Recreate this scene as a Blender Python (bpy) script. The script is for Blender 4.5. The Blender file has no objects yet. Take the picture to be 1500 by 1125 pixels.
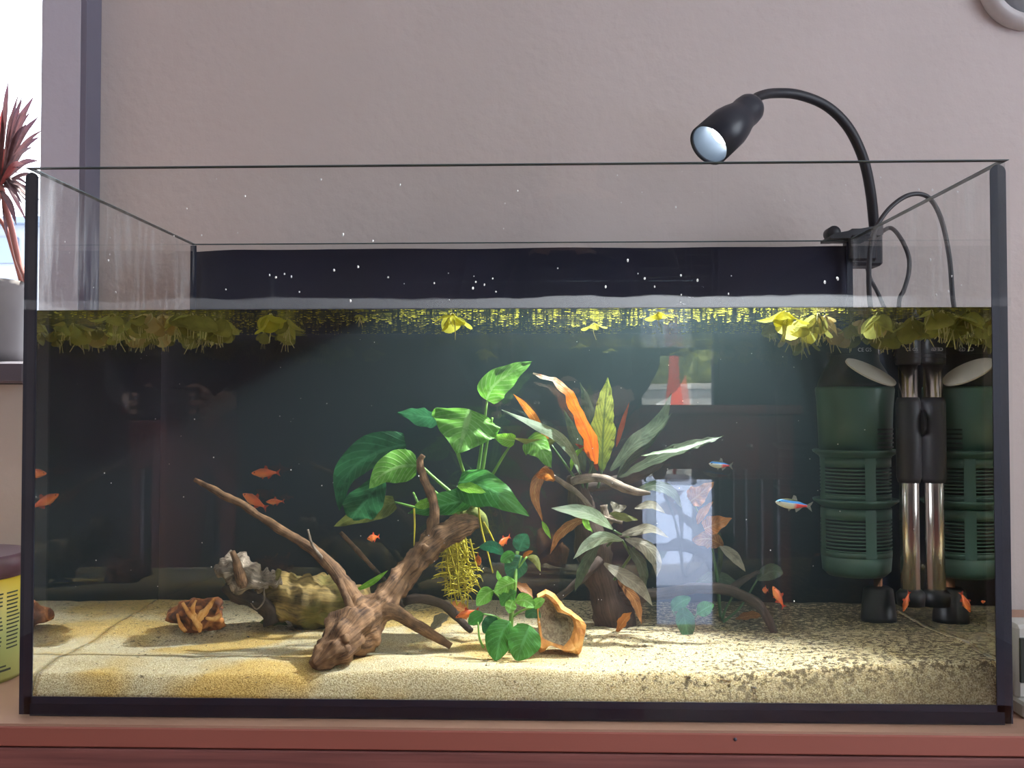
import bpy, math, random
from mathutils import Vector as V, Matrix, noise as N
random.seed(7)
S = bpy.context.scene
COL = S.collection
PI = math.pi

# ------------------------------------------------------------------ camera
F_PX = 1274.4
CAM = V((0.02174, -0.70229, 0.25585))
YAW, PITCH, ROLL = 0.027845, 0.022519, 0.000495
ROT = Matrix.Rotation(YAW, 3, 'Z') @ Matrix.Rotation(PITCH, 3, 'X') @ Matrix.Rotation(ROLL, 3, 'Y')
cd = bpy.data.cameras.new('camera')
cd.sensor_width = 36.0
cd.lens = 36.0 * F_PX / 1500.0
cd.clip_start = 0.02
cam = bpy.data.objects.new('camera', cd)
COL.objects.link(cam)
right, fwd, up = ROT @ V((1, 0, 0)), ROT @ V((0, 1, 0)), ROT @ V((0, 0, 1))
cam.matrix_world = Matrix(((right.x, up.x, -fwd.x, CAM.x), (right.y, up.y, -fwd.y, CAM.y),
                           (right.z, up.z, -fwd.z, CAM.z), (0, 0, 0, 1)))
S.camera = cam

# ------------------------------------------------------------------ colour management, sky, sun
S.view_settings.view_transform = 'Standard'
S.view_settings.look = 'None'
S.view_settings.gamma = 1.0
S.view_settings.use_curve_mapping = False
S.view_settings.exposure = 0.0
S.cycles.use_denoising = True
S.cycles.max_bounces = 16
S.cycles.transmission_bounces = 12
S.cycles.glossy_bounces = 8
S.cycles.diffuse_bounces = 4
S.cycles.transparent_max_bounces = 24
S.cycles.volume_bounces = 0
S.cycles.sample_clamp_indirect = 6.0
S.cycles.caustics_refractive = True

world = bpy.data.worlds.new('sky')
S.world = world
world.use_nodes = True
bg = world.node_tree.nodes['Background']
bg.inputs[0].default_value = (0.86, 0.92, 1.0, 1)
bg.inputs[1].default_value = 7.5

sun_d = bpy.data.lights.new('sun', 'SUN')
sun_d.energy = 26.0
sun_d.angle = 0.01
sun_d.color = (1, 0.95, 0.86)
sun = bpy.data.objects.new('sun', sun_d)
COL.objects.link(sun)
sun.location = (0, 6, 20)
sun.rotation_euler = V((0.10, -0.34, -0.93)).to_track_quat('-Z', 'Y').to_euler()

def portal(name, loc, sx, sy, direction):
    d = bpy.data.lights.new(name, 'AREA')
    d.shape = 'RECTANGLE'
    d.size, d.size_y = sx, sy
    d.cycles.is_portal = True
    o = bpy.data.objects.new(name, d)
    COL.objects.link(o)
    o.location = loc
    o.rotation_euler = V(direction).to_track_quat('-Z', 'Z').to_euler()
    return o

# ------------------------------------------------------------------ pixel -> place
ETA = 1.333
W2, DEP, HT, GL = 0.40, 0.35, 0.4505, 0.006
WATER = 0.3335

def ray(px, py):
    return (right * ((px - 750) / F_PX) + up * ((562.5 - py) / F_PX) + fwd).normalized()

def air(px, py, y):
    d = ray(px, py)
    return CAM + d * ((y - CAM.y) / d.y)

def uw(px, py, y):
    """a pixel seen through the front pane into the water, at depth y behind the pane's face"""
    d = ray(px, py)
    p = CAM + d * ((0 - CAM.y) / d.y)
    tx, tz = d.x / ETA, d.z / ETA
    ty = math.sqrt(1 - tx * tx - tz * tz)
    return p + V((tx, ty, tz)) * (y / ty)

def uw_scale(y):            # metres per pixel at depth y in the water
    return (-CAM.y + y / ETA) / F_PX

def air_scale(y):
    return (-CAM.y + y) / F_PX

# ------------------------------------------------------------------ object helpers
def mesh_obj(name, verts, faces, mat=None, parent=None, smooth=True, uvs=None, loc=None):
    me = bpy.data.meshes.new(name)
    off = V((0, 0, 0))
    if parent is not None:
        q = parent
        while q is not None:
            off += q.location
            q = q.parent
    elif loc is not None:
        off = V(loc)
    me.from_pydata([tuple(V(v) - off) for v in verts], [], [tuple(f) for f in faces])
    if uvs is not None:
        ul = me.uv_layers.new(name='UVMap')
        for l in me.loops:
            ul.data[l.index].uv = uvs[l.vertex_index]
    if smooth:
        for p in me.polygons:
            p.use_smooth = True
    me.update()
    o = bpy.data.objects.new(name, me)
    if mat is not None:
        me.materials.append(mat)
    COL.objects.link(o)
    if parent is not None:
        o.parent = parent
    elif loc is not None:
        o.location = loc
    return o

def tag(o, label=None, cat=None, group=None, kind=None):
    if label: o['label'] = label
    if cat: o['category'] = cat
    if group: o['group'] = group
    if kind: o['kind'] = kind
    return o

def thing(name, loc, label, cat, group=None):
    o = bpy.data.objects.new(name, None)
    o.empty_display_size = 0.02
    COL.objects.link(o)
    o.location = loc
    return tag(o, label, cat, group)

class MB:
    def __init__(s):
        s.v, s.f, s.uv = [], [], []
    def add(s, vf):
        b = len(s.v)
        s.v += [V(p) for p in vf[0]]
        s.f += [tuple(i + b for i in f) for f in vf[1]]
        s.uv += (vf[2] if len(vf) > 2 else [(0, 0)] * len(vf[0]))
        return s
    def build(s, name, mat=None, parent=None, smooth=True, loc=None):
        return mesh_obj(name, s.v, s.f, mat, parent, smooth, s.uv, loc)

def box(x0, x1, y0, y1, z0, z1):
    v = [(x, y, z) for x in (x0, x1) for y in (y0, y1) for z in (z0, z1)]
    f = [(0, 1, 3, 2), (4, 6, 7, 5), (0, 4, 5, 1), (2, 3, 7, 6), (0, 2, 6, 4), (1, 5, 7, 3)]
    return v, f

def bevel_box(x0, x1, y0, y1, z0, z1, b):
    """box with chamfered vertical and horizontal edges"""
    xs, ys, zs = (x0, x1), (y0, y1), (z0, z1)
    v, idx = [], {}
    for i in (0, 1):
        for j in (0, 1):
            for k in (0, 1):
                sx, sy, sz = (1 - 2 * i) * b, (1 - 2 * j) * b, (1 - 2 * k) * b
                for a in range(3):
                    p = [xs[i] + sx, ys[j] + sy, zs[k] + sz]
                    p[a] = (xs, ys, zs)[a][(i, j, k)[a]]
                    idx[(i, j, k, a)] = len(v)
                    v.append(tuple(p))
    f = []
    for a in range(3):
        o1, o2 = [q for q in range(3) if q != a]
        for s in (0, 1):
            q = []
            for m, n in ((0, 0), (1, 0), (1, 1), (0, 1)):
                c = [0, 0, 0]; c[a] = s; c[o1] = m; c[o2] = n
                q.append(idx[(*c, a)])
            f.append(q)
        for m in (0, 1):
            for n in (0, 1):
                c0 = [0, 0, 0]; c0[o1] = m; c0[o2] = n
                c1 = list(c0); c0[a] = 0; c1[a] = 1
                f.append([idx[(*c0, o1)], idx[(*c1, o1)], idx[(*c1, o2)], idx[(*c0, o2)]])
    for i in (0, 1):
        for j in (0, 1):
            for k in (0, 1):
                f.append([idx[(i, j, k, 0)], idx[(i, j, k, 1)], idx[(i, j, k, 2)]])
    return v, f

def spline(pts, per=6):
    """Catmull-Rom through points given as sequences of any length"""
    P = [tuple(p) for p in pts]
    if len(P) == 2:
        return [tuple(a + (b - a) * t / per for a, b in zip(P[0], P[1])) for t in range(per + 1)]
    Q = [tuple(2 * a - b for a, b in zip(P[0], P[1]))] + P + [tuple(2 * a - b for a, b in zip(P[-1], P[-2]))]
    out = []
    for i in range(1, len(Q) - 2):
        for k in range(per):
            t = k / per
            out.append(tuple(0.5 * (2 * b + (c - a) * t + (2 * a - 5 * b + 4 * c - d) * t * t + (3 * b - a - 3 * c + d) * t ** 3)
                             for a, b, c, d in zip(Q[i - 1], Q[i], Q[i + 1], Q[i + 2])))
    out.append(P[-1])
    return out

def tube(pr, n=10, per=6, bump=0.0, freq=60.0, seed=0.0, cap=True, ridges=0, flat=1.0):
    """pr: list of (x,y,z,r)"""
    sp = spline(pr, per) if per > 1 else [tuple(p) for p in pr]
    v, f, uv = [], [], []
    prev = None
    L = len(sp)
    for i, p in enumerate(sp):
        c = V(p[:3]); r = max(p[3], 1e-5)
        a = V(sp[max(i - 1, 0)][:3]); b = V(sp[min(i + 1, L - 1)][:3])
        t = (b - a).normalized()
        if prev is None:
            h = V((0, 0, 1)) if abs(t.z) < 0.9 else V((1, 0, 0))
            u = t.cross(h).normalized()
        else:
            u = (prev - t * prev.dot(t)).normalized()
        prev = u
        w = t.cross(u)
        for k in range(n):
            an = 2 * PI * k / n
            dr = u * math.cos(an) + w * math.sin(an) * flat
            rr = r
            if bump:
                q = (c + dr * r) * freq + V((seed, seed * 1.7, 0))
                rr *= 1 + bump * N.noise(q) + 0.5 * bump * N.noise(q * 2.3) + .22 * bump * N.noise(q * 5.1)
            if ridges:
                rr *= 1 + 0.12 * math.sin(an * ridges + i * 0.25 + seed)
            v.append(c + dr * rr)
            uv.append((i / (L - 1), k / n))
    for i in range(L - 1):
        for k in range(n):
            k2 = (k + 1) % n
            f.append((i * n + k, i * n + k2, (i + 1) * n + k2, (i + 1) * n + k))
    if cap:
        f.append(tuple(range(n - 1, -1, -1)))
        f.append(tuple((L - 1) * n + k for k in range(n)))
    return v, f, uv

def lathe(prof, n=28, c=(0, 0, 0), axis=None, cap0=True, cap1=True):
    """prof: (r, h) along axis (default +z)"""
    ax = V(axis).normalized() if axis is not None else V((0, 0, 1))
    h = V((0, 0, 1)) if abs(ax.z) < 0.9 else V((1, 0, 0))
    u = ax.cross(h).normalized(); w = ax.cross(u)
    v, f, uv = [], [], []
    for i, (r, z) in enumerate(prof):
        for k in range(n):
            a = 2 * PI * k / n
            v.append(V(c) + ax * z + (u * math.cos(a) + w * math.sin(a)) * r)
            uv.append((k / n, i / max(1, len(prof) - 1)))
    for i in range(len(prof) - 1):
        for k in range(n):
            k2 = (k + 1) % n
            f.append((i * n + k, i * n + k2, (i + 1) * n + k2, (i + 1) * n + k))
    if cap0: f.append(tuple(range(n - 1, -1, -1)))
    if cap1: f.append(tuple((len(prof) - 1) * n + k for k in range(n)))
    return v, f, uv

def blob(c, r, seed, amp=0.3, freq=1.5, nu=20, nv=12, squash=(1, 1, 1), rot=0.0):
    v, f = [], []
    R = Matrix.Rotation(rot, 3, 'Y')
    for i in range(nv + 1):
        th = PI * i / nv
        for k in range(nu):
            ph = 2 * PI * k / nu
            d = V((math.sin(th) * math.cos(ph), math.sin(th) * math.sin(ph), math.cos(th)))
            q = d * freq + V((seed, seed * 0.7, seed * 1.3))
            rr = 1 + amp * N.noise(q) + amp * 0.6 * N.noise(q * 2.4)
            p = d * (rr * r)
            p = R @ V((p.x * squash[0], p.y * squash[1], p.z * squash[2]))
            v.append(V(c) + p)
    for i in range(nv):
        for k in range(nu):
            k2 = (k + 1) % nu
            f.append((i * nu + k, (i + 1) * nu + k, (i + 1) * nu + k2, i * nu + k2))
    return v, f

# ------------------------------------------------------------------ materials
def new_mat(name):
    m = bpy.data.materials.new(name)
    m.use_nodes = True
    nt = m.node_tree
    nt.nodes.clear()
    out = nt.nodes.new('ShaderNodeOutputMaterial')
    return m, nt, out

def nd(nt, kind, **kw):
    n = nt.nodes.new(kind)
    for k, v in kw.items():
        if k.startswith('i_'):
            key = k[2:]
            key = int(key) if key.isdigit() else key.replace('_', ' ')
            n.inputs[key].default_value = v
        else:
            setattr(n, k, v)
    return n

def c4(c):
    return (c[0], c[1], c[2], 1.0)

def ramp(nt, stops, interp='LINEAR'):
    r = nt.nodes.new('ShaderNodeValToRGB')
    e = r.color_ramp.elements
    while len(e) < len(stops): e.new(0.5)
    for el, (p, c) in zip(e, stops):
        el.position = p
        el.color = c4(c) if len(c) == 3 else c
    r.color_ramp.interpolation = interp
    return r

def mat_simple(name, color, rough=0.5, metal=0.0, color2=None, scale=30.0, bump=0.0, bscale=None, spec=0.5, stretch=None, detail=4.0):
    m, nt, out = new_mat(name)
    b = nd(nt, 'ShaderNodeBsdfPrincipled')
    b.inputs['Roughness'].default_value = rough
    b.inputs['Metallic'].default_value = metal
    b.inputs['Specular IOR Level'].default_value = spec
    tc = nd(nt, 'ShaderNodeTexCoord')
    vec = tc.outputs['Object']
    if stretch:
        mp = nd(nt, 'ShaderNodeMapping')
        mp.inputs['Scale'].default_value = stretch
        nt.links.new(vec, mp.inputs['Vector']); vec = mp.outputs['Vector']
    n1 = nd(nt, 'ShaderNodeTexNoise')
    n1.inputs['Scale'].default_value = scale
    n1.inputs['Detail'].default_value = detail
    nt.links.new(vec, n1.inputs['Vector'])
    c2 = color2 if color2 else tuple(x * 0.86 for x in color)
    r = ramp(nt, [(0.35, c2), (0.65, color)])
    nt.links.new(n1.outputs[0], r.inputs[0])
    nt.links.new(r.outputs[0], b.inputs['Base Color'])
    if bump:
        n2 = nd(nt, 'ShaderNodeTexNoise')
        n2.inputs['Scale'].default_value = bscale or scale * 3
        n2.inputs['Detail'].default_value = 6
        nt.links.new(vec, n2.inputs['Vector'])
        bp = nd(nt, 'ShaderNodeBump')
        bp.inputs['Strength'].default_value = bump
        bp.inputs['Distance'].default_value = 0.002
        nt.links.new(n2.outputs[0], bp.inputs['Height'])
        nt.links.new(bp.outputs[0], b.inputs['Normal'])
    nt.links.new(b.outputs[0], out.inputs[0])
    return m

def mat_leaf(name, base, tip, vein=None, trans=0.45, nveins=9.0, rough=0.45, spots=None, mid=None):
    """leaf blade: colour runs base -> tip along the blade, with midrib and side veins; light shines through"""
    m, nt, out = new_mat(name)
    uv = nd(nt, 'ShaderNodeUVMap')
    sep = nd(nt, 'ShaderNodeSeparateXYZ')
    nt.links.new(uv.outputs[0], sep.inputs[0])
    stops = [(0.0, base), (1.0, tip)] if mid is None else [(0.0, base), (0.58, mid), (0.85, tip), (1.0, tip)]
    r = ramp(nt, stops)
    nt.links.new(sep.outputs[0], r.inputs[0])
    # |v-0.5|
    a = nd(nt, 'ShaderNodeMath', operation='SUBTRACT', i_1=0.5)
    nt.links.new(sep.outputs[1], a.inputs[0])
    ab = nd(nt, 'ShaderNodeMath', operation='ABSOLUTE')
    nt.links.new(a.outputs[0], ab.inputs[0])
    # side veins sin(nveins*2pi*(u - 0.5|v|))
    s1 = nd(nt, 'ShaderNodeMath', operation='MULTIPLY', i_1=-0.55)
    nt.links.new(ab.outputs[0], s1.inputs[0])
    s2 = nd(nt, 'ShaderNodeMath', operation='ADD')
    nt.links.new(sep.outputs[0], s2.inputs[0]); nt.links.new(s1.outputs[0], s2.inputs[1])
    s3 = nd(nt, 'ShaderNodeMath', operation='MULTIPLY', i_1=nveins * 2 * PI)
    nt.links.new(s2.outputs[0], s3.inputs[0])
    s4 = nd(nt, 'ShaderNodeMath', operation='SINE')
    nt.links.new(s3.outputs[0], s4.inputs[0])
    rv = nd(nt, 'ShaderNodeMapRange', i_1=0.6, i_2=1.0, i_3=0.0, i_4=0.6)
    nt.links.new(s4.outputs[0], rv.inputs[0])
    rm = nd(nt, 'ShaderNodeMapRange', i_1=0.03, i_2=0.06, i_3=0.75, i_4=0.0)
    nt.links.new(ab.outputs[0], rm.inputs[0])
    mx = nd(nt, 'ShaderNodeMath', operation='MAXIMUM')
    nt.links.new(rv.outputs[0], mx.inputs[0]); nt.links.new(rm.outputs[0], mx.inputs[1])
    vc = vein if vein else tuple(min(1, x * 1.6 + 0.03) for x in base)
    mix = nd(nt, 'ShaderNodeMix', data_type='RGBA')
    nt.links.new(mx.outputs[0], mix.inputs[0])
    nt.links.new(r.outputs[0], mix.inputs[6])
    mix.inputs[7].default_value = c4(vc)
    tc = nd(nt, 'ShaderNodeTexCoord')
    no = nd(nt, 'ShaderNodeTexNoise', i_Scale=95.0, i_Detail=7.0, i_Roughness=0.65)
    nt.links.new(tc.outputs['Object'], no.inputs['Vector'])
    sp = spots if spots else tuple(x * 0.55 for x in base)
    rs = nd(nt, 'ShaderNodeMapRange', i_1=0.48, i_2=0.70, i_3=0.0, i_4=0.85)
    nt.links.new(no.outputs[0], rs.inputs[0])
    mix2 = nd(nt, 'ShaderNodeMix', data_type='RGBA')
    nt.links.new(rs.outputs[0], mix2.inputs[0])
    nt.links.new(mix.outputs[2], mix2.inputs[6])
    mix2.inputs[7].default_value = c4(sp)
    bp = nd(nt, 'ShaderNodeBump', i_Strength=0.35, i_Distance=0.001)
    nt.links.new(mx.outputs[0], bp.inputs['Height'])
    d = nd(nt, 'ShaderNodeBsdfPrincipled', i_Roughness=rough)
    d.inputs['Specular IOR Level'].default_value = 0.25
    nt.links.new(mix2.outputs[2], d.inputs['Base Color']); nt.links.new(bp.outputs[0], d.inputs['Normal'])
    t = nd(nt, 'ShaderNodeBsdfTranslucent')
    nt.links.new(mix2.outputs[2], t.inputs[0])
    ms = nd(nt, 'ShaderNodeMixShader', i_0=trans)
    nt.links.new(d.outputs[0], ms.inputs[1]); nt.links.new(t.outputs[0], ms.inputs[2])
    nt.links.new(ms.outputs[0], out.inputs[0])
    return m

def mat_wood(name, dark, light, scale=45.0, bump=0.8, algae=None):
    m, nt, out = new_mat(name)
    tc = nd(nt, 'ShaderNodeTexCoord')
    uv = nd(nt, 'ShaderNodeUVMap')
    mp = nd(nt, 'ShaderNodeMapping')
    mp.inputs['Scale'].default_value = (3.5, 26.0, 1.0)
    nt.links.new(uv.outputs[0], mp.inputs['Vector'])
    n1 = nd(nt, 'ShaderNodeTexNoise', i_Scale=2.2, i_Detail=6.0, i_Distortion=0.6)
    nt.links.new(mp.outputs[0], n1.inputs['Vector'])
    n2 = nd(nt, 'ShaderNodeTexNoise', i_Scale=scale, i_Detail=7.0)
    nt.links.new(tc.outputs['Object'], n2.inputs['Vector'])
    mm = nd(nt, 'ShaderNodeMath', operation='ADD')
    nt.links.new(n1.outputs[0], mm.inputs[0]); nt.links.new(n2.outputs[0], mm.inputs[1])
    mh = nd(nt, 'ShaderNodeMath', operation='MULTIPLY', i_1=0.5)
    nt.links.new(mm.outputs[0], mh.inputs[0])
    stops = [(0.36, dark), (0.52, tuple((a + b) / 2 for a, b in zip(dark, light))), (0.66, light)]
    r = ramp(nt, stops)
    nt.links.new(mh.outputs[0], r.inputs[0])
    col = r.outputs[0]
    if algae:
        n3 = nd(nt, 'ShaderNodeTexNoise', i_Scale=22.0, i_Detail=3.0)
        nt.links.new(tc.outputs['Object'], n3.inputs['Vector'])
        rr = nd(nt, 'ShaderNodeMapRange', i_1=0.5, i_2=0.62, i_3=0.0, i_4=0.7)
        nt.links.new(n3.outputs[0], rr.inputs[0])
        mix = nd(nt, 'ShaderNodeMix', data_type='RGBA')
        nt.links.new(rr.outputs[0], mix.inputs[0]); nt.links.new(col, mix.inputs[6])
        mix.inputs[7].default_value = c4(algae)
        col = mix.outputs[2]
    b = nd(nt, 'ShaderNodeBsdfPrincipled', i_Roughness=0.75)
    b.inputs['Specular IOR Level'].default_value = 0.25
    nt.links.new(col, b.inputs['Base Color'])
    bp = nd(nt, 'ShaderNodeBump', i_Strength=bump, i_Distance=0.002)
    nt.links.new(mh.outputs[0], bp.inputs['Height'])
    nt.links.new(bp.outputs[0], b.inputs['Normal'])
    nt.links.new(b.outputs[0], out.inputs[0])
    return m

def mat_glass(name, refl=1.6, stains=0.0, band=True, edge=False):
    """thin clear pane: light passes straight, outer faces mirror by angle; limescale film near the water line"""
    m, nt, out = new_mat(name)
    fr = nd(nt, 'ShaderNodeFresnel', i_IOR=1.45)
    geo = nd(nt, 'ShaderNodeNewGeometry')
    inv = nd(nt, 'ShaderNodeMath', operation='SUBTRACT', i_0=1.0)
    nt.links.new(geo.outputs['Backfacing'], inv.inputs[1])
    mu = nd(nt, 'ShaderNodeMath', operation='MULTIPLY')
    nt.links.new(fr.outputs[0], mu.inputs[0]); nt.links.new(inv.outputs[0], mu.inputs[1])
    mu2 = nd(nt, 'ShaderNodeMath', operation='MULTIPLY', i_1=refl, use_clamp=True)
    nt.links.new(mu.outputs[0], mu2.inputs[0])
    tr = nd(nt, 'ShaderNodeBsdfTransparent')
    tr.inputs[0].default_value = (0.985, 0.992, 0.99, 1)
    gl = nd(nt, 'ShaderNodeBsdfGlossy')
    gl.inputs['Roughness'].default_value = 0.0
    ms = nd(nt, 'ShaderNodeMixShader')
    nt.links.new(mu2.outputs[0], ms.inputs[0]); nt.links.new(tr.outputs[0], ms.inputs[1]); nt.links.new(gl.outputs[0], ms.inputs[2])
    # limescale
    tc = nd(nt, 'ShaderNodeTexCoord')
    sep = nd(nt, 'ShaderNodeSeparateXYZ')
    nt.links.new(geo.outputs['Position'], sep.inputs[0])
    n0 = nd(nt, 'ShaderNodeTexNoise', i_Scale=14.0, i_Detail=3.0)
    nt.links.new(geo.outputs['Position'], n0.inputs['Vector'])
    # band top edge wobble
    wob = nd(nt, 'ShaderNodeMapRange', i_1=0.3, i_2=0.7, i_3=-0.0025, i_4=0.0025)
    nt.links.new(n0.outputs[0], wob.inputs[0])
    zz = nd(nt, 'ShaderNodeMath', operation='ADD')
    nt.links.new(sep.outputs[2], zz.inputs[0]); nt.links.new(wob.outputs[0], zz.inputs[1])
    bt = nd(nt, 'ShaderNodeMapRange', i_1=WATER + 0.0078, i_2=WATER + 0.0088, i_3=0.045 if band else 0.0, i_4=0.0)
    nt.links.new(zz.outputs[0], bt.inputs[0])
    ab = nd(nt, 'ShaderNodeMath', operation='GREATER_THAN', i_1=WATER)
    nt.links.new(sep.outputs[2], ab.inputs[0])
    bm = nd(nt, 'ShaderNodeMath', operation='MULTIPLY')
    nt.links.new(bt.outputs[0], bm.inputs[0]); nt.links.new(ab.outputs[0], bm.inputs[1])
    fac = bm.outputs[0]
    if stains:
        mp = nd(nt, 'ShaderNodeMapping')
        mp.inputs['Scale'].default_value = (60, 60, 9)
        nt.links.new(geo.outputs['Position'], mp.inputs['Vector'])
        ns = nd(nt, 'ShaderNodeTexNoise', i_Scale=1.0, i_Detail=5.0)
        nt.links.new(mp.outputs[0], ns.inputs['Vector'])
        st = nd(nt, 'ShaderNodeMapRange', i_1=0.52, i_2=0.75, i_3=0.0, i_4=stains)
        nt.links.new(ns.outputs[0], st.inputs[0])
        sm = nd(nt, 'ShaderNodeMath', operation='MULTIPLY')
        nt.links.new(st.outputs[0], sm.inputs[0]); nt.links.new(ab.outputs[0], sm.inputs[1])
        ad = nd(nt, 'ShaderNodeMath', operation='ADD', use_clamp=True)
        nt.links.new(fac, ad.inputs[0]); nt.links.new(sm.outputs[0], ad.inputs[1])
        fac = ad.outputs[0]
    df = nd(nt, 'ShaderNodeBsdfDiffuse'); df.inputs[0].default_value = (0.85, 0.88, 0.92, 1)
    tl = nd(nt, 'ShaderNodeBsdfTranslucent'); tl.inputs[0].default_value = (0.85, 0.88, 0.92, 1)
    m2 = nd(nt, 'ShaderNodeMixShader', i_0=0.5)
    nt.links.new(df.outputs[0], m2.inputs[1]); nt.links.new(tl.outputs[0], m2.inputs[2])
    m3 = nd(nt, 'ShaderNodeMixShader')
    nt.links.new(fac, m3.inputs[0]); nt.links.new(ms.outputs[0], m3.inputs[1]); nt.links.new(m2.outputs[0], m3.inputs[2])
    nt.links.new(m3.outputs[0], out.inputs[0])
    return m

def mat_water():
    m, nt, out = new_mat('water')
    geo = nd(nt, 'ShaderNodeNewGeometry')
    sep = nd(nt, 'ShaderNodeSeparateXYZ')
    nt.links.new(geo.outputs['True Normal'], sep.inputs[0])
    ab = nd(nt, 'ShaderNodeMath', operation='ABSOLUTE')
    nt.links.new(sep.outputs[2], ab.inputs[0])
    top = nd(nt, 'ShaderNodeMath', operation='GREATER_THAN', i_1=0.5)
    nt.links.new(ab.outputs[0], top.inputs[0])
    # sides against the panes: refraction, total reflection inside
    g = nd(nt, 'ShaderNodeBsdfGlass')
    g.inputs['Roughness'].default_value = 0.0
    g.inputs['IOR'].default_value = ETA
    # rippled surface
    mp = nd(nt, 'ShaderNodeMapping')
    mp.inputs['Scale'].default_value = (16, 70, 1)
    nt.links.new(geo.outputs['Position'], mp.inputs['Vector'])
    n1 = nd(nt, 'ShaderNodeTexNoise', i_Scale=1.0, i_Detail=2.5)
    nt.links.new(mp.outputs[0], n1.inputs['Vector'])
    bp = nd(nt, 'ShaderNodeBump', i_Strength=0.8, i_Distance=0.0018)
    nt.links.new(n1.outputs[0], bp.inputs['Height'])
    fr = nd(nt, 'ShaderNodeFresnel', i_IOR=1.14)
    gl = nd(nt, 'ShaderNodeBsdfGlossy'); gl.inputs['Roughness'].default_value = 0.0
    nt.links.new(bp.outputs[0], gl.inputs['Normal'])
    tr = nd(nt, 'ShaderNodeBsdfTransparent')
    ms = nd(nt, 'ShaderNodeMixShader')
    nt.links.new(fr.outputs[0], ms.inputs[0]); nt.links.new(tr.outputs[0], ms.inputs[1]); nt.links.new(gl.outputs[0], ms.inputs[2])
    mx = nd(nt, 'ShaderNodeMixShader')
    nt.links.new(top.outputs[0], mx.inputs[0]); nt.links.new(g.outputs[0], mx.inputs[1]); nt.links.new(ms.outputs[0], mx.inputs[2])
    nt.links.new(mx.outputs[0], out.inputs[0])
    vs = nd(nt, 'ShaderNodeVolumeScatter', i_Density=HAZE, i_Anisotropy=0.3)
    vs.inputs[0].default_value = (0.60, 0.92, 0.95, 1)
    va = nd(nt, 'ShaderNodeVolumeAbsorption', i_Density=0.25)
    va.inputs[0].default_value = (0.75, 0.95, 0.85, 1)
    ad = nd(nt, 'ShaderNodeAddShader')
    nt.links.new(vs.outputs[0], ad.inputs[0]); nt.links.new(va.outputs[0], ad.inputs[1])
    nt.links.new(ad.outputs[0], out.inputs[1])
    return m
HAZE = 0.20

def mat_emit(name, color, strength):
    m, nt, out = new_mat(name)
    e = nd(nt, 'ShaderNodeEmission', i_Strength=strength)
    e.inputs[0].default_value = c4(color)
    nt.links.new(e.outputs[0], out.inputs[0])
    return m

# ================================================================== ROOM
FLOOR_Z = -0.75
CEIL = 1.75
RX0, RX1, RY0 = -2.2, 2.0, -3.2
WALL_Y, PIL_Y = 0.45, 0.41
M_wall = mat_simple('plaster', (0.62, 0.545, 0.515), 0.9, color2=(0.585, 0.515, 0.485), scale=5, bump=0.55, bscale=75, spec=0.1)
M_pier = mat_simple('pier_glare_tint', (0.55, 0.53, 0.60), 0.9, color2=(0.52, 0.50, 0.57), scale=5, bump=0.4, bscale=75, spec=0.1)  # lavender stands for bluish window glare, put into the colour
M_side = mat_simple('window_wall_paint', (0.52, 0.52, 0.51), 0.9, scale=5, bump=0.4, bscale=75, spec=0.1)
M_reveal_shade = mat_simple('reveal_shade_tone', (0.19, 0.18, 0.24), 0.7, scale=6)
M_ceil = mat_simple('ceiling_paint', (0.75, 0.72, 0.70), 0.9, scale=3)
M_floor = mat_simple('floor_boards', (0.40, 0.17, 0.12), 0.5, color2=(0.28, 0.11, 0.08), scale=4, stretch=(6, 0.6, 1))
M_dark = mat_simple('dark_trim', (0.10, 0.095, 0.125), 0.6, scale=10)
M_rear = mat_simple('rear_wall_paint', (0.09, 0.07, 0.075), 0.8, scale=4)
M_white = mat_simple('white_paint', (0.8, 0.8, 0.8), 0.5, scale=8)

def struct(name, mb, mat, parent=None):
    o = mb.build(name, mat, parent, smooth=False)
    o['kind'] = 'structure'
    return o

XW = air(60, 150, PIL_Y).x           # right edge of the left window opening
XP = air(117, 120, PIL_Y).x          # right edge of the projecting pier
ZS = air(14, 531, PIL_Y).z           # sill top
ZS0 = air(14, 562, PIL_Y).z
WIN_TOP, WX0 = 1.45, -1.75
m = MB()
m.add(box(XP, RX1 + .1, WALL_Y, WALL_Y + .12, FLOOR_Z, CEIL))
struct('wall_back', m, M_wall)
m = MB()
m.add(box(XW, XP, PIL_Y, WALL_Y + .12, FLOOR_Z, CEIL))
struct('wall_pier', m, M_pier)
struct('reveal_shade', MB().add(bevel_box(XP, XP + .008, PIL_Y + .001, WALL_Y - .0005, FLOOR_Z, CEIL - .001, .0005)), M_reveal_shade)  # dark board added over the pier's reveal, its colour standing for shade
m = MB()
m.add(box(RX0 - .1, XW, PIL_Y, WALL_Y + .12, FLOOR_Z, ZS0 - .001))
m.add(box(RX0 - .1, XW, PIL_Y, WALL_Y + .12, WIN_TOP, CEIL))
m.add(box(RX0 - .1, WX0, PIL_Y, WALL_Y + .12, ZS0, WIN_TOP))
struct('wall_window_side', m, M_side)
struct('wall_left', MB().add(box(RX0 - .1, RX0, RY0, PIL_Y, FLOOR_Z, CEIL)), M_wall)
RWY0, RWY1, RWZ0, RWZ1 = -2.3, -0.35, 0.05, 1.45
m = MB()
m.add(box(RX1, RX1 + .1, RY0, RWY0, FLOOR_Z, CEIL))
m.add(box(RX1, RX1 + .1, RWY1, WALL_Y, FLOOR_Z, CEIL))
m.add(box(RX1, RX1 + .1, RWY0, RWY1, FLOOR_Z, RWZ0))
m.add(box(RX1, RX1 + .1, RWY0, RWY1, RWZ1, CEIL))
struct('wall_right', m, M_wall)
m = MB()
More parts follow.
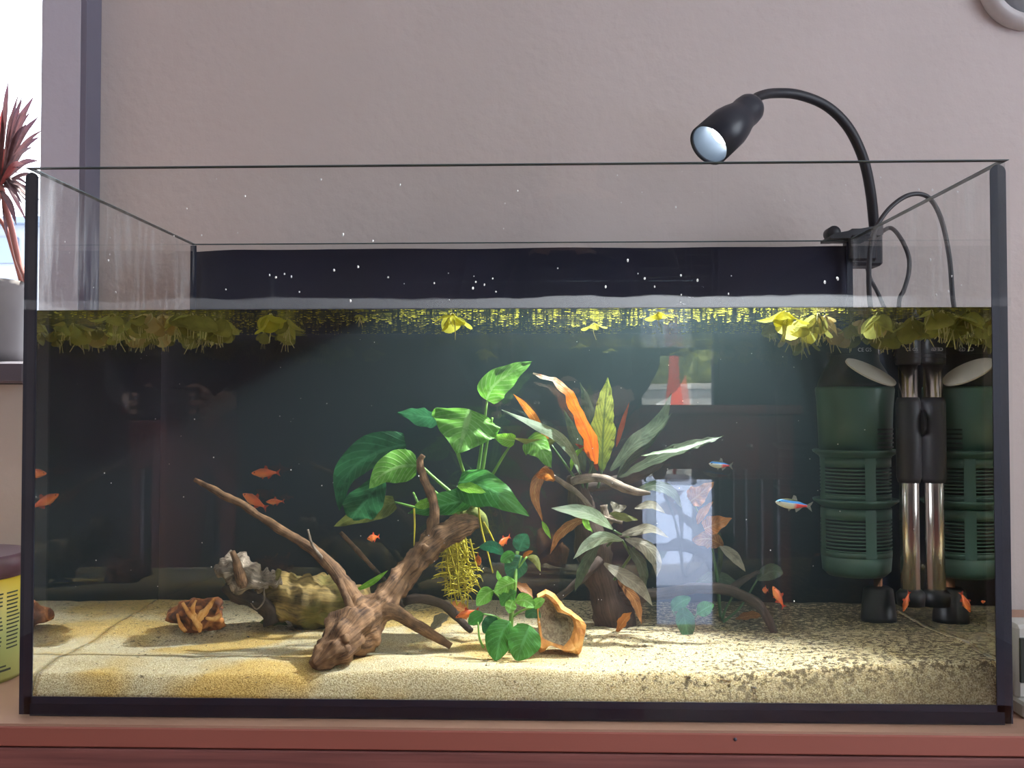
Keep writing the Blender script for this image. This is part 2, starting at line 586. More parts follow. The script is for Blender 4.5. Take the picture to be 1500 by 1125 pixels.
for y in (RWY0, (RWY0 + RWY1) / 2 - .03, RWY1 - .06):
    m.add(box(RX1 + .03, RX1 + .08, y, y + .06, RWZ0, RWZ1))
for z in (RWZ0, RWZ1 - .06):
    m.add(box(RX1 + .03, RX1 + .08, RWY0 + .06, RWY1 - .06, z, z + .06))
struct('fill_window', m, M_white)  # unseen side window, added to let sky light fill the room
struct('floor', MB().add(box(RX0 - .1, RX1 + .1, RY0 - .1, WALL_Y + .12, FLOOR_Z - .1, FLOOR_Z)), M_floor)
struct('ceiling', MB().add(box(RX0 - .1, RX1 + .1, RY0 - .1, WALL_Y + .12, CEIL, CEIL + .1)), M_ceil)
DX0, DX1, DZ1 = 0.54, 0.84, 1.35
m = MB()
m.add(box(RX0 - .1, DX0, RY0 - .1, RY0, FLOOR_Z, CEIL))
m.add(box(DX0, DX1, RY0 - .1, RY0, DZ1, CEIL))
m.add(box(DX1, RX1 + .1, RY0 - .1, RY0, FLOOR_Z, CEIL))
struct('wall_front', m, M_rear)
# window left of the tank: sill and frame
struct('window_1', MB().add(bevel_box(WX0, XW - .001, PIL_Y - .03, WALL_Y + .16, ZS0, ZS, .003)), M_dark)
wf = MB()
wf.add(box(WX0, WX0 + .05, WALL_Y + .06, WALL_Y + .11, ZS, WIN_TOP))
wf.add(box(WX0, XW - .001, WALL_Y + .06, WALL_Y + .11, WIN_TOP - .05, WIN_TOP))
wf.add(box(-1.22, -1.17, WALL_Y + .06, WALL_Y + .11, ZS, WIN_TOP - .05))
wfo = wf.build('window_frame', M_white, bpy.data.objects['window_1'], smooth=False)
portal('window_portal', ((WX0 + XW) / 2, WALL_Y + .15, (ZS + WIN_TOP) / 2), XW - WX0, WIN_TOP - ZS, (0, -1, 0))
portal('door_portal', ((DX0 + DX1) / 2, RY0 - .11, (FLOOR_Z + .5) / 2), DX1 - DX0, .5 - FLOOR_Z, (0, 1, 0))
portal('fill_window_portal', (RX1 + .11, (RWY0 + RWY1) / 2, (RWZ0 + RWZ1) / 2), RWY1 - RWY0, RWZ1 - RWZ0, (-1, 0, 0))
# garden door behind the camera, its roller shutter half lowered
df = MB()
df.add(box(DX0, DX0 + .02, RY0 - .09, RY0 - .03, FLOOR_Z, DZ1))
df.add(box(DX1 - .02, DX1, RY0 - .09, RY0 - .03, FLOOR_Z, DZ1))
struct('door_1', df, M_rear)
for i in range(18):
    z = .50 + i * .048
    MB().add(bevel_box(DX0 + .021, DX1 - .021, RY0 - .075, RY0 - .06, z, z + .046, .004)).build('shutter_slat', M_rear, bpy.data.objects['door_1'], False)
# patio and garden outside the door
M_patio = mat_simple('patio', (0.50, 0.58, 0.80), 0.8, color2=(0.42, 0.50, 0.72), scale=3)
struct('patio', MB().add(box(-6, 8, -14, RY0 - .1, FLOOR_Z - .12, FLOOR_Z - .02)), M_patio)

# ================================================================== CABINET
M_edge = mat_simple('cabinet_edge', (0.40, 0.135, 0.10), 0.55, color2=(0.37, 0.125, 0.092), scale=6)
M_grain = mat_simple('cabinet_grain', (0.30, 0.115, 0.10), 0.6, color2=(0.20, 0.075, 0.068), scale=7, stretch=(1.2, 4, 26), bump=0.15, bscale=20)
M_top = mat_simple('cabinet_top', (0.50, 0.30, 0.21), 0.5, scale=8)
cab = thing('cabinet', (0, 0.2, FLOOR_Z), 'reddish-brown wooden cabinet with grained front under the aquarium', 'cabinet')
CF = -0.012
zc = air(750, 1096, CF).z
MB().add(bevel_box(-0.72, 0.78, CF, 0.40, -0.018, -0.0022, .001)).build('top_board', M_edge, cab, False)
MB().add(box(-0.72, 0.78, CF + .001, 0.40, -0.0022, -0.0002)).build('top_surface', M_top, cab, False)
MB().add(box(-0.71, 0.77, CF + .012, 0.39, FLOOR_Z + .06, -0.018)).build('carcass', M_grain, cab, False)
MB().add(box(-0.70, 0.76, CF + .03, 0.37, FLOOR_Z, FLOOR_Z + .06)).build('plinth', M_dark, cab, False)
fp = MB().add(bevel_box(-.715, .775, CF + .0005, CF + .012, FLOOR_Z + .07, -0.0195, .001)).build('front_panel', M_grain, cab, False)
p = air(1077, 1083, CF)
MB().add(lathe([(.0014, 0), (.0014, .0004)], 12, (p.x, CF - .0003, p.z), (0, 1, 0))).build('screw_hole', M_dark, cab)

# ================================================================== AQUARIUM
G_clear = mat_glass('clear_glass')
G_stain = mat_glass('stained_glass', stains=0.22)
M_sil = mat_simple('black_silicone', (0.013, 0.019, 0.040), 0.45, scale=40)
M_film = mat_simple('background_film', (0.010, 0.012, 0.036), 0.55, color2=(0.007, 0.009, 0.026), scale=6)
M_gedge = mat_simple('glass_edge', (0.16, 0.22, 0.24), 0.15, scale=20)
tank = thing('aquarium', (0, DEP / 2, 0), 'rectangular glass aquarium with black silicone corners standing on the cabinet', 'aquarium')
MB().add(box(-W2, W2, 0, GL, 0, HT)).build('front_pane', G_clear, tank, False)
MB().add(box(-W2, W2, DEP - GL, DEP, 0, HT)).build('back_pane', G_clear, tank, False)
for s in (-1, 1):
    a, b = sorted((s * W2, s * (W2 - GL)))
    MB().add(box(a, b, GL + .0002, DEP - GL - .0002, 0, HT)).build('side_pane', G_stain, tank, False)
# polished glass edges along the rim
for (x0, x1, y0, y1) in ((-W2, W2, 0, GL), (-W2, W2, DEP - GL, DEP), (-W2, -W2 + GL, GL, DEP - GL), (W2 - GL, W2, GL, DEP - GL)):
    MB().add(box(x0, x1, y0, y1, HT, HT + .0005)).build('rim_edge', M_gedge, tank, False)
MB().add(box(-W2 + GL, W2 - GL, GL, DEP - GL, 0.0, 0.010)).build('base_pane', M_sil, tank, False)
def bead(x0, x1, y0, y1, z0, z1):
    """rounded vertical silicone bead"""
    n = 8
    xc = (x0 + x1) / 2; hw = (x1 - x0) / 2
    v, f = [], []
    prof = [(0, z0), (1, z0), (1, z1 - hw)] + [(math.cos(a * PI / 2 / n), z1 - hw + hw * math.sin(a * PI / 2 / n)) for a in range(1, n + 1)]
    pts = [(xc + hw * q, z) for q, z in prof[1:]] + [(xc - hw * q, z) for q, z in reversed(prof[1:-1])]
    k = len(pts)
    for y in (y0, y1):
        v += [(x, y, z) for x, z in pts]
    f.append(list(range(k))[::-1]); f.append([k + i for i in range(k)])
    for i in range(k):
        j = (i + 1) % k
        f.append((i, j, k + j, k + i))
    return v, f
xl0, xl1 = air(34, 500, GL).x, air(52.5, 500, GL).x
xr0, xr1 = air(1454, 500, GL).x, air(1477, 500, GL).x
MB().add(bead(xl0, xl1, GL + .0003, GL + .0014, 0.001, HT - .002)).build('silicone_bead', M_sil, tank, False)
MB().add(bead(xr0, xr1, GL + .0003, GL + .0014, 0.001, HT - .002)).build('silicone_bead', M_sil, tank, False)
MB().add(box(-W2 + .001, W2 - .001, GL + .0003, GL + .0014, 0.001, 0.0155)).build('silicone_bead', M_sil, tank, False)
for s in (-1, 1):
    a, b = sorted((s * (W2 - .001), s * (W2 - GL - .002)))
    MB().add(box(a, b, DEP - GL - .0022, DEP - GL - .0006, WATER + .003, HT - .002)).build('silicone_bead', M_sil, tank, False)
# film on the outside of the back pane, its left end standing off the glass
ft = air(700, 364, DEP + .002).z
nx = 60
v, f = [], []
for i in range(nx + 1):
    t = i / nx
    x = air(279, 370, DEP + .004).x + t * (W2 - .004 - air(279, 370, DEP + .004).x)
    e = max(0, 1 - t * 14)
    for z, q in ((0.0005, 0), (0.15, .3), (0.30, .7), (ft - e * .002 + .0012 * N.noise(V((x * 9, 0, 0))), 1)):
        v.append((x + e * (.003 * q * q - .004 * q * (1 - q)), DEP + .002 + e * .005, z))
for i in range(nx):
    for k in range(3):
        f.append((i * 4 + k, (i + 1) * 4 + k, (i + 1) * 4 + k + 1, i * 4 + k + 1))
fo = mesh_obj('background_film', v, f, M_film, tank)
fo['label'] = 'black background film on back pane'
sm_ = fo.modifiers.new('thick', 'SOLIDIFY'); sm_.thickness = .0006; sm_.offset = 1

# ================================================================== WATER
M_water = mat_water()
IX, IY0, IY1 = W2 - GL - .0004, GL + .0016, DEP - GL - .0004
water = MB().add(box(-IX, IX, IY0, IY1, 0.0104, WATER)).build('water', M_water, None, False)
tag(water, 'clear greenish water filling the aquarium up to below the rim', 'water', kind='stuff')

# ================================================================== SAND
def front_line(x):
    px = 755 + x * 1825
    pts = [(0, 993), (50, 993), (300, 996), (450, 997), (560, 990), (640, 985), (760, 989), (900, 992), (1050, 996), (1150, 990), (1270, 981), (1450, 972), (1500, 970)]
    for (a, b), (c, d) in zip(pts, pts[1:]):
        if a <= px <= c:
            return air(px, b + (d - b) * (px - a) / (c - a), GL).z
    return 0.036

def sand_h(x, y):
    h0 = front_line(x)
    k = min(1, y / 0.30)
    h = h0 * (1 - k) + 0.0405 * k
    g = lambda cx, cy, sx, sy, a: a * math.exp(-((x - cx) / sx) ** 2 - ((y - cy) / sy) ** 2)
    h += g(-0.20, 0.055, 0.22, 0.03, .0035) + g(-0.05, 0.10, 0.10, 0.03, -.004) + g(0.26, 0.10, 0.16, 0.05, .004)
    h += g(-0.33, 0.15, 0.10, 0.03, -.005) + g(0.12, 0.16, 0.10, 0.05, .006) + g(0.0, 0.06, 0.05, 0.02, -.002)
    h += .0022 * N.noise(V((x * 16, y * 22, 3))) + .0008 * N.noise(V((x * 60, y * 70, 1)))
    e = min(1.0, max(0.0, (y - GL - .002) / .014))
    h = .0168 + (h - .0168) * (1 - (1 - e) ** 1.6)
    return max(h, .014)

def ground(px, py):
    """depth at which the sight line through a pixel meets the sand"""
    for q in range(20, 340):
        p = uw(px, py, q / 1000)
        if p.z <= sand_h(p.x, p.y): return q / 1000
    return .33

SX, SY0, SY1 = IX - .0006, IY0 + .0006, IY1 - .0006
nx, ny = 200, 84
v, f = [], []
for j in range(ny + 1):
    y = SY0 + (SY1 - SY0) * (j / ny) ** 1.6
    for i in range(nx + 1):
        x = -SX + 2 * SX * i / nx
        v.append((x, y, sand_h(x, y)))
for j in range(ny):
    for i in range(nx):
        a = j * (nx + 1) + i
        f.append((a, a + 1, a + nx + 2, a + nx + 1))
def skirt(idx):
    b = len(v)
    for q in idx:
        v.append((v[q][0], v[q][1], .0108))
    for k in range(len(idx) - 1):
        f.append((idx[k], b + k, b + k + 1, idx[k + 1]))
skirt(list(range(nx + 1)))
skirt([j * (nx + 1) + nx for j in range(ny + 1)])
skirt([ny * (nx + 1) + i for i in range(nx, -1, -1)])
skirt([j * (nx + 1) for j in range(ny, -1, -1)])

def mat_sand():
    m, nt, out = new_mat('sand')
    tc = nd(nt, 'ShaderNodeTexCoord')
    geo = nd(nt, 'ShaderNodeNewGeometry')
    pos = geo.outputs['Position']
    n1 = nd(nt, 'ShaderNodeTexNoise', i_Scale=900.0, i_Detail=3.0)
    nt.links.new(pos, n1.inputs['Vector'])
    r = ramp(nt, [(0.30, (0.17, 0.135, 0.07)), (0.5, (0.41, 0.345, 0.20)), (0.68, (0.62, 0.56, 0.39))])
    nt.links.new(n1.outputs[0], r.inputs[0])
    # yellow patches painted in for lamp light tinted by the floating leaves
    n2 = nd(nt, 'ShaderNodeTexNoise', i_Scale=11.0, i_Detail=2.0)
    nt.links.new(pos, n2.inputs['Vector'])
    r2 = nd(nt, 'ShaderNodeMapRange', i_1=0.48, i_2=0.62, i_3=0.0, i_4=0.75)
    nt.links.new(n2.outputs[0], r2.inputs[0])
    sep = nd(nt, 'ShaderNodeSeparateXYZ'); nt.links.new(pos, sep.inputs[0])
    lx = nd(nt, 'ShaderNodeMapRange', i_1=-0.05, i_2=0.08, i_3=1.0, i_4=0.15)
    nt.links.new(sep.outputs[0], lx.inputs[0])
    ml = nd(nt, 'ShaderNodeMath', operation='MULTIPLY')
    nt.links.new(r2.outputs[0], ml.inputs[0]); nt.links.new(lx.outputs[0], ml.inputs[1])
    mx = nd(nt, 'ShaderNodeMix', data_type='RGBA', blend_type='MULTIPLY')
    nt.links.new(ml.outputs[0], mx.inputs[0]); nt.links.new(r.outputs[0], mx.inputs[6])
    mx.inputs[7].default_value = (1.0, 0.74, 0.26, 1)
    # dark mulm, heavier towards the right end; darker towards the back too
    n3 = nd(nt, 'ShaderNodeTexNoise', i_Scale=190.0, i_Detail=6.0, i_Roughness=0.7)
    nt.links.new(pos, n3.inputs['Vector'])
    n4 = nd(nt, 'ShaderNodeTexNoise', i_Scale=9.0, i_Detail=3.0)
    nt.links.new(pos, n4.inputs['Vector'])
    gx = nd(nt, 'ShaderNodeMapRange', i_1=-0.02, i_2=0.25, i_3=0.0, i_4=0.15)
    nt.links.new(sep.outputs[0], gx.inputs[0])
    gy = nd(nt, 'ShaderNodeMapRange', i_1=0.09, i_2=0.22, i_3=0.0, i_4=0.09)
    nt.links.new(sep.outputs[1], gy.inputs[0])
    a1 = nd(nt, 'ShaderNodeMath', operation='MULTIPLY_ADD', i_1=0.25)
    nt.links.new(n4.outputs[0], a1.inputs[0]); nt.links.new(n3.outputs[0], a1.inputs[2])
    a2 = nd(nt, 'ShaderNodeMath', operation='ADD')
    nt.links.new(a1.outputs[0], a2.inputs[0]); nt.links.new(gx.outputs[0], a2.inputs[1])
    a3 = nd(nt, 'ShaderNodeMath', operation='ADD')
    nt.links.new(a2.outputs[0], a3.inputs[0]); nt.links.new(gy.outputs[0], a3.inputs[1])
    r3 = nd(nt, 'ShaderNodeMapRange', i_1=0.76, i_2=0.84, i_3=0.0, i_4=0.85)
    nt.links.new(a3.outputs[0], r3.inputs[0])
    sn = nd(nt, 'ShaderNodeSeparateXYZ'); nt.links.new(geo.outputs['True Normal'], sn.inputs[0])
    an_ = nd(nt, 'ShaderNodeMath', operation='ABSOLUTE'); nt.links.new(sn.outputs[2], an_.inputs[0])
    up_ = nd(nt, 'ShaderNodeMapRange', i_1=0.2, i_2=0.6, i_3=0.12, i_4=1.0); nt.links.new(an_.outputs[0], up_.inputs[0])
    r4 = nd(nt, 'ShaderNodeMath', operation='MULTIPLY')
    nt.links.new(r3.outputs[0], r4.inputs[0]); nt.links.new(up_.outputs[0], r4.inputs[1])
    mx2 = nd(nt, 'ShaderNodeMix', data_type='RGBA')
    nt.links.new(r4.outputs[0], mx2.inputs[0]); nt.links.new(mx.outputs[2], mx2.inputs[6])
    mx2.inputs[7].default_value = (0.035, 0.028, 0.018, 1)
    b = nd(nt, 'ShaderNodeBsdfPrincipled', i_Roughness=0.95)
    b.inputs['Specular IOR Level'].default_value = 0.1
    nt.links.new(mx2.outputs[2], b.inputs['Base Color'])
    b.inputs['Subsurface Weight'].default_value = 0.6
    b.inputs['Subsurface Radius'].default_value = (1.0, 0.75, 0.4)
    b.inputs['Subsurface Scale'].default_value = 0.012
    bp = nd(nt, 'ShaderNodeBump', i_Strength=0.6, i_Distance=0.0012)
    nt.links.new(n1.outputs[0], bp.inputs['Height']); nt.links.new(bp.outputs[0], b.inputs['Normal'])
    nt.links.new(b.outputs[0], out.inputs[0])
    return m
M_sand = mat_sand()
sand = mesh_obj('sand', v, f, M_sand)
tag(sand, 'cream and yellow sand covering the aquarium bottom', 'sand', kind='stuff')

# dark plant debris strewn on the sand
M_deb = mat_simple('debris', (0.035, 0.028, 0.02), 0.9, scale=200)
mb = MB()
random.seed(3)
for i in range(2600):
    if random.random() < 0.86:
        x = min(SX - .004, max(-0.02, random.gauss(0.22, 0.12)))
    else:
        x = random.uniform(-SX + .005, SX - .005)
    y = SY0 + .003 + (SY1 - SY0 - .006) * random.random() ** 1.2
    z = sand_h(x, y)
    l = random.choice((.0007, .001, .0014, .0018)) * random.uniform(.6, 1.2)
    if random.random() < .02: l *= 2.5
    w = l * random.uniform(.2, .5)
    a = random.uniform(0, PI)
    u = V((math.cos(a), math.sin(a), random.uniform(-.15, .15))); n_ = V((-math.sin(a), math.cos(a), 0))
    c = V((x, y, z + .0004))
    mb.add(([c - u * l, c + n_ * w + V((0, 0, .0003)), c + u * l, c - n_ * w, c + V((0, 0, .0005))],
            [(0, 4, 1), (1, 4, 2), (2, 4, 3), (3, 4, 0)]))
deb = mb.build('plant_debris', M_deb, None, False)
tag(deb, 'fine dark plant debris strewn over the sand', 'debris', kind='stuff')

# ================================================================== CLAMP LAMP
M_black = mat_simple('black_plastic', (0.014, 0.015, 0.022), 0.5, scale=40, bump=0.08, bscale=200)
M_head = mat_simple('lamp_head', (0.020, 0.024, 0.036), 0.38, scale=40)
M_refl = mat_simple('lamp_reflector', (0.10, 0.13, 0.17), 0.35, metal=0.2, scale=40)
M_led = mat_emit('led', (0.93, 0.97, 1.0), 25.0)
LY = 0.20
face = air(1038, 213, LY - .014)
backp = air(1097, 160, LY + .012)
ax = V((-0.66, -0.40, -0.64)).normalized()
beam = V((-0.44, -0.69, -0.57)).normalized()
LAMP_AXIS = ax
length = 0.080
back = face - ax * length
lamp = thing('clamp_lamp', (0.40, DEP, HT), 'black gooseneck clamp lamp with lit LED head on the tank rim', 'lamp')
R_ = 0.0205
headm = MB()
headm.add(lathe([(.006, -.004), (.0135, -.001), (.0160, .004), (.0168, .012), (.0165, .020), (.0178, .026), (.0200, .033), (.0222, .044), (.0226, length),
                 (.0214, length), (.0205, length - .003), (.0190, length - .022)], 36, back, ax, True, False))
ho = headm.build('lamp_head', M_head, lamp)
mr = MB().add(lathe([(.0204, length - .003), (.0165, length - .016), (.0125, length - .024)], 36, back, ax, False, False))
mr.build('reflector', M_refl, ho)
ml = MB().add(lathe([(.0125, length - .0240), (.0125, length - .0236)], 24, back, ax))
ml.build('led', M_led, ho)
# gooseneck
ne = spline([(1092, 165), (1098, 152), (1112, 141), (1135, 136.5), (1170, 139), (1210, 155), (1242, 186), (1264, 231), (1275, 280), (1281, 335)], 4)
pts = []
for i, (x, y) in enumerate(ne):
    t = i / (len(ne) - 1)
    yy = backp.y + (DEP + .012 - backp.y) * t
    p = air(x, y, yy)
    pts.append((p.x, p.y, p.z, .0050 + .0012 * t))
pts[0] = (*(back + ax * .002), .0050)
nk = MB().add(tube(pts, 12, 2))
nk.build('gooseneck', M_black, lamp)
cz0, cz1 = air(1260, 388, DEP).z, air(1260, 333, DEP).z
cx0, cx1 = air(1243, 360, DEP).x, air(1301, 360, DEP).x
cm = MB()
cm.add(bevel_box(cx0 + .004, cx1 - .004, DEP + .004, DEP + .034, cz0, cz1, .003))
co = cm.build('clamp', M_black, lamp, False)
j0 = air(1216, 358, DEP - .015).x
jm = MB()
prof = [(j0, HT + .0008), (j0, HT + .004), (j0 + .006, HT + .007), (cx0 + .012, cz1 - .004), (cx1 - .012, cz1), (cx1 - .012, cz1 - .012), (cx0 + .004, HT + .001), (j0 + .012, HT + .0012), (j0 + .012, HT + .0008)]
k = len(prof)
vv = [(x, y, z) for y in (DEP - .016, DEP + .020) for x, z in prof]
ff = [list(range(k))[::-1], [k + i for i in range(k)]] + [(i, (i + 1) % k, k + (i + 1) % k, k + i) for i in range(k)]
jm.add((vv, ff))
jm.build('clamp_jaw', M_black, lamp, False)
jb = MB().add(bevel_box(cx0 - .004, cx0 + .028, DEP - .018, DEP - GL - .001, cz0 + .002, HT + .006, .003))
jb.build('clamp_jaw', M_black, lamp, False)
MB().add(lathe([(.007, -.010), (.008, -.008), (.008, .008), (.007, .010)], 20, (j0 + .006, DEP - .004, HT + .0088), (0, 1, 0))).build('clamp_roller', M_black, lamp)

sd = bpy.data.lights.new('led_spot', 'SPOT')
sd.energy = 36.0
sd.color = (0.95, 0.98, 1.0)
sd.spot_size = math.radians(110)
sd.spot_blend = 0.35
sd.shadow_soft_size = 0.006
so = bpy.data.objects.new('led_spot', sd)
COL.objects.link(so)
so.location = face + ax * .001
so.rotation_euler = beam.to_track_quat('-Z', 'Y').to_euler()

# ------------------------------------------------------------------ cables
M_cab = mat_simple('cable', (0.028, 0.028, 0.034), 0.5, scale=60)
def cable(pl, r, name, label, group=None):
    pr = []
    for q in pl:
        p = air(*q) if len(q) == 3 else V(q[1:])
        pr.append((p.x, p.y, p.z, r))
    base = V(pr[-1][:3])
    o = MB().add(tube(pr, 10, 6)).build(name, M_cab, None, True, loc=base)
    return tag(o, label, 'cable', group)
cable([(1291, 520, .255), (1280, 470, .265), (1274, 440, .28), (1273, 390, .29), (1279, 345, .30), (1297, 312, .305), (1322, 290, .31), (1345, 284, .315), (1364, 293, .32), (1380, 325, .32), (1391, 380, .32), (1396, 440, .32), ('w', .5135, .322, .33), ('w', .513, .325, .24), ('w', .512, .33, .14), ('w', .513, .34, .05), ('w', .520, .35, .0035)], .0027,
      'heater_cable', 'dark cable arching in a tall loop over the right pane')
cable([(1289, 341, .366), (1305, 334, .36), (1320, 350, .352), (1331, 376, .35), (1331, 400, .35), (1324, 425, .35), (1317, 443, .35), ('w', .457, .352, .33), ('w', .453, .355, .24), ('w', .452, .358, .13), ('w', .454, .362, .05), ('w', .46, .37, .0035)], .0026,
      'lamp_cable', 'dark cable bulging out beside the lamp clamp and hanging down')
cable([(1268, 382, .385), (1275, 408, .385), (1292, 443, .385), ('w', .4650, .385, .33), ('w', .474, .385, .24), ('w', .478, .386, .13), ('w', .478, .388, .05), ('w', .482, .390, .0035)], .0024,
      'filter_cable', 'thin dark cable hanging slanted below the lamp clamp')

# ================================================================== LEAVES
LEAVES = {}
def leaf_mat(key):
    return LEAVES[key]
def defleaf(key, *a, **k):
    LEAVES[key] = mat_leaf('leaf_' + key, *a, **k)
defleaf('bright', (0.13, 0.38, 0.03), (0.20, 0.50, 0.09), vein=(0.34, 0.62, 0.20))
defleaf('lime', (0.20, 0.50, 0.03), (0.24, 0.55, 0.05), vein=(0.4, 0.7, 0.15), trans=0.55)
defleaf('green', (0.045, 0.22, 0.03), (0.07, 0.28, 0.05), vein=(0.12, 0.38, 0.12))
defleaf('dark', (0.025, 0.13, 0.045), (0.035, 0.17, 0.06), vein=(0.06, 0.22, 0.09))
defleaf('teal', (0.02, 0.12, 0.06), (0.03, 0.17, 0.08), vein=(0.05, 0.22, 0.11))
defleaf('olive', (0.14, 0.17, 0.03), (0.19, 0.22, 0.05), vein=(0.22, 0.26, 0.08))
defleaf('pale', (0.30, 0.42, 0.24), (0.45, 0.58, 0.45), vein=(0.55, 0.65, 0.5), trans=0.35)
defleaf('orange_white', (0.60, 0.13, 0.01), (0.75, 0.75, 0.55), mid=(0.62, 0.16, 0.01), vein=(0.40, 0.07, 0.01), spots=(0.42, 0.07, 0.005), trans=0.45)
defleaf('orange', (0.50, 0.18, 0.03), (0.66, 0.18, 0.01), vein=(0.8, 0.4, 0.1), trans=0.5)
defleaf('fern', (0.10, 0.16, 0.03), (0.40, 0.48, 0.08), mid=(0.34, 0.42, 0.06), vein=(0.05, 0.10, 0.03), nveins=13)
defleaf('brown', (0.22, 0.09, 0.03), (0.36, 0.15, 0.04), vein=(0.45, 0.24, 0.08), trans=0.3)
defleaf('rust', (0.42, 0.14, 0.03), (0.55, 0.22, 0.05), vein=(0.6, 0.3, 0.1), trans=0.35)
defleaf('grey', (0.20, 0.19, 0.14), (0.27, 0.25, 0.18), vein=(0.33, 0.31, 0.22), trans=0.25)
defleaf('red', (0.28, 0.04, 0.02), (0.50, 0.09, 0.03), vein=(0.4, 0.1, 0.05), trans=0.4)
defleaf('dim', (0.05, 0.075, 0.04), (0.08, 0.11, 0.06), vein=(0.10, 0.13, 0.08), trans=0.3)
M_stem = mat_simple('stem', (0.20, 0.38, 0.07), 0.5, color2=(0.12, 0.28, 0.05), scale=60)
M_stemd = mat_simple('stem_dark', (0.06, 0.13, 0.04), 0.5, scale=60)
M_root = mat_simple('root', (0.62, 0.55, 0.03), 0.6, color2=(0.40, 0.34, 0.03), scale=90)

PROF = {
    'heart': lambda u: (max(0, math.sin(PI * min(1, (u * 0.94 + 0.06)) ** 0.62))) ** 0.85,
    'oval': lambda u: max(0, math.sin(PI * (u * .97 + .02))) ** 0.7,
    'lance': lambda u: max(0, math.sin(PI * (u * .97 + .025) ** 0.9)) ** 0.95,
    'rearlance': lambda u: min(1, u * 7 + .25) * max(0.0, 1 - (u * .98) ** 1.3) ** .75 * (1 + .16 * math.sin(u * 30)),
    'strap': lambda u: min(1, (u * 5 + .15)) * max(0, 1 - u ** 3.2) ** 0.8,
}
def leaf(parent, pts, wpx, key, roll=0, shape='heart', wave=.10, cup=.10, depth_of=uw, name='leaf', waves=3, serr=0.0, seed=None, n=18, mm=8, scale=None):
    """pts: (px,py,depth) from base to tip"""
    sd_ = random.random() * 50 if seed is None else seed
    P = [depth_of(*p) for p in pts]
    ym = sum(p[2] for p in pts) / len(pts)
    hw = wpx * (scale or uw_scale)(ym) / 2
    sp = [V(q) for q in spline([tuple(p) for p in P], max(2, n // (len(P) - 1)))]
    L = len(sp)
    c, s = math.cos(math.radians(roll)), math.sin(math.radians(roll))
    v, uv, f = [], [], []
    eye = CAM if depth_of is air else V((CAM.x, CAM.y * 1.3, CAM.z))
    prev = None
    for i, p in enumerate(sp):
        t = (sp[min(i + 1, L - 1)] - sp[max(i - 1, 0)]).normalized()
        vd = (p - eye).normalized()
        s0 = vd.cross(t)
        if s0.length < .15 and prev is not None: s0 = prev
        s0.normalize()
        s0 = (s0 - t * s0.dot(t)).normalized()
        if prev is not None and s0.dot(prev) < 0: s0 = -s0
        prev = s0
        n0 = s0.cross(t)
        side = s0 * c + n0 * s
        nn = side.cross(t)
        u = i / (L - 1)
        w = hw * PROF[shape](u)
        for k in range(mm + 1):
            q = -1 + 2 * k / mm
            ww = w * (1 + .10 * wave * 5 * N.noise(V((u * 4 + sd_, q * .5, 0))))
            if serr and abs(q) > .99:
                ww *= 1 + serr * (0.5 - ((u * 16) % 1.0))
            lift = cup * w * q * q + wave * hw * math.sin(u * waves * 2 * PI + sd_ + (1.3 if q > 0 else 0)) * q * q
            lift += .25 * wave * hw * N.noise(V((u * 3 + sd_, q * 1.5, 1)))
            v.append(p + side * (ww * q) + nn * lift)
            uv.append((u, k / mm))
    for i in range(L - 1):
        for k in range(mm):
            a = i * (mm + 1) + k
            f.append((a, a + 1, a + mm + 2, a + mm + 1))
    return mesh_obj(name, v, f, LEAVES[key], parent, True, uv)

def stem(parent, pts, r0, r1, mat=None, depth_of=uw, name='stem'):
    pr = []
    for i, q in enumerate(pts):
        p = depth_of(*q)
        t = i / max(1, len(pts) - 1)
        pr.append((p.x, p.y, p.z, r0 + (r1 - r0) * t))
    return MB().add(tube(pr, 8, 5)).build(name, mat or M_stem, parent)

def wood(parent, pts, mat, name='branch', bump=.28, freq=70, n=14, seed=0, ridges=0, per=6):
    """pts: (px, py, depth, radius_px)"""
    pr = []
    for x, y, d, r in pts:
        p = uw(x, y, d)
        pr.append((p.x, p.y, p.z, r * uw_scale(d)))
    return MB().add(tube(pr, n, per, bump, freq, seed, True, ridges)).build(name, mat, parent)

# ================================================================== DRIFTWOOD
W_main = mat_wood('driftwood_brown', (0.035, 0.017, 0.009), (0.32, 0.18, 0.09), scale=110, bump=1.0)
W_dark = mat_wood('driftwood_dark', (0.018, 0.013, 0.010), (0.11, 0.075, 0.055))
W_grey = mat_wood('driftwood_grey', (0.09, 0.062, 0.04), (0.46, 0.38, 0.29), scale=90, bump=1.0)
W_tan = mat_wood('driftwood_tan', (0.05, 0.032, 0.012), (0.36, 0.25, 0.08), scale=80, bump=1.0, algae=(0.15, 0.15, 0.03))

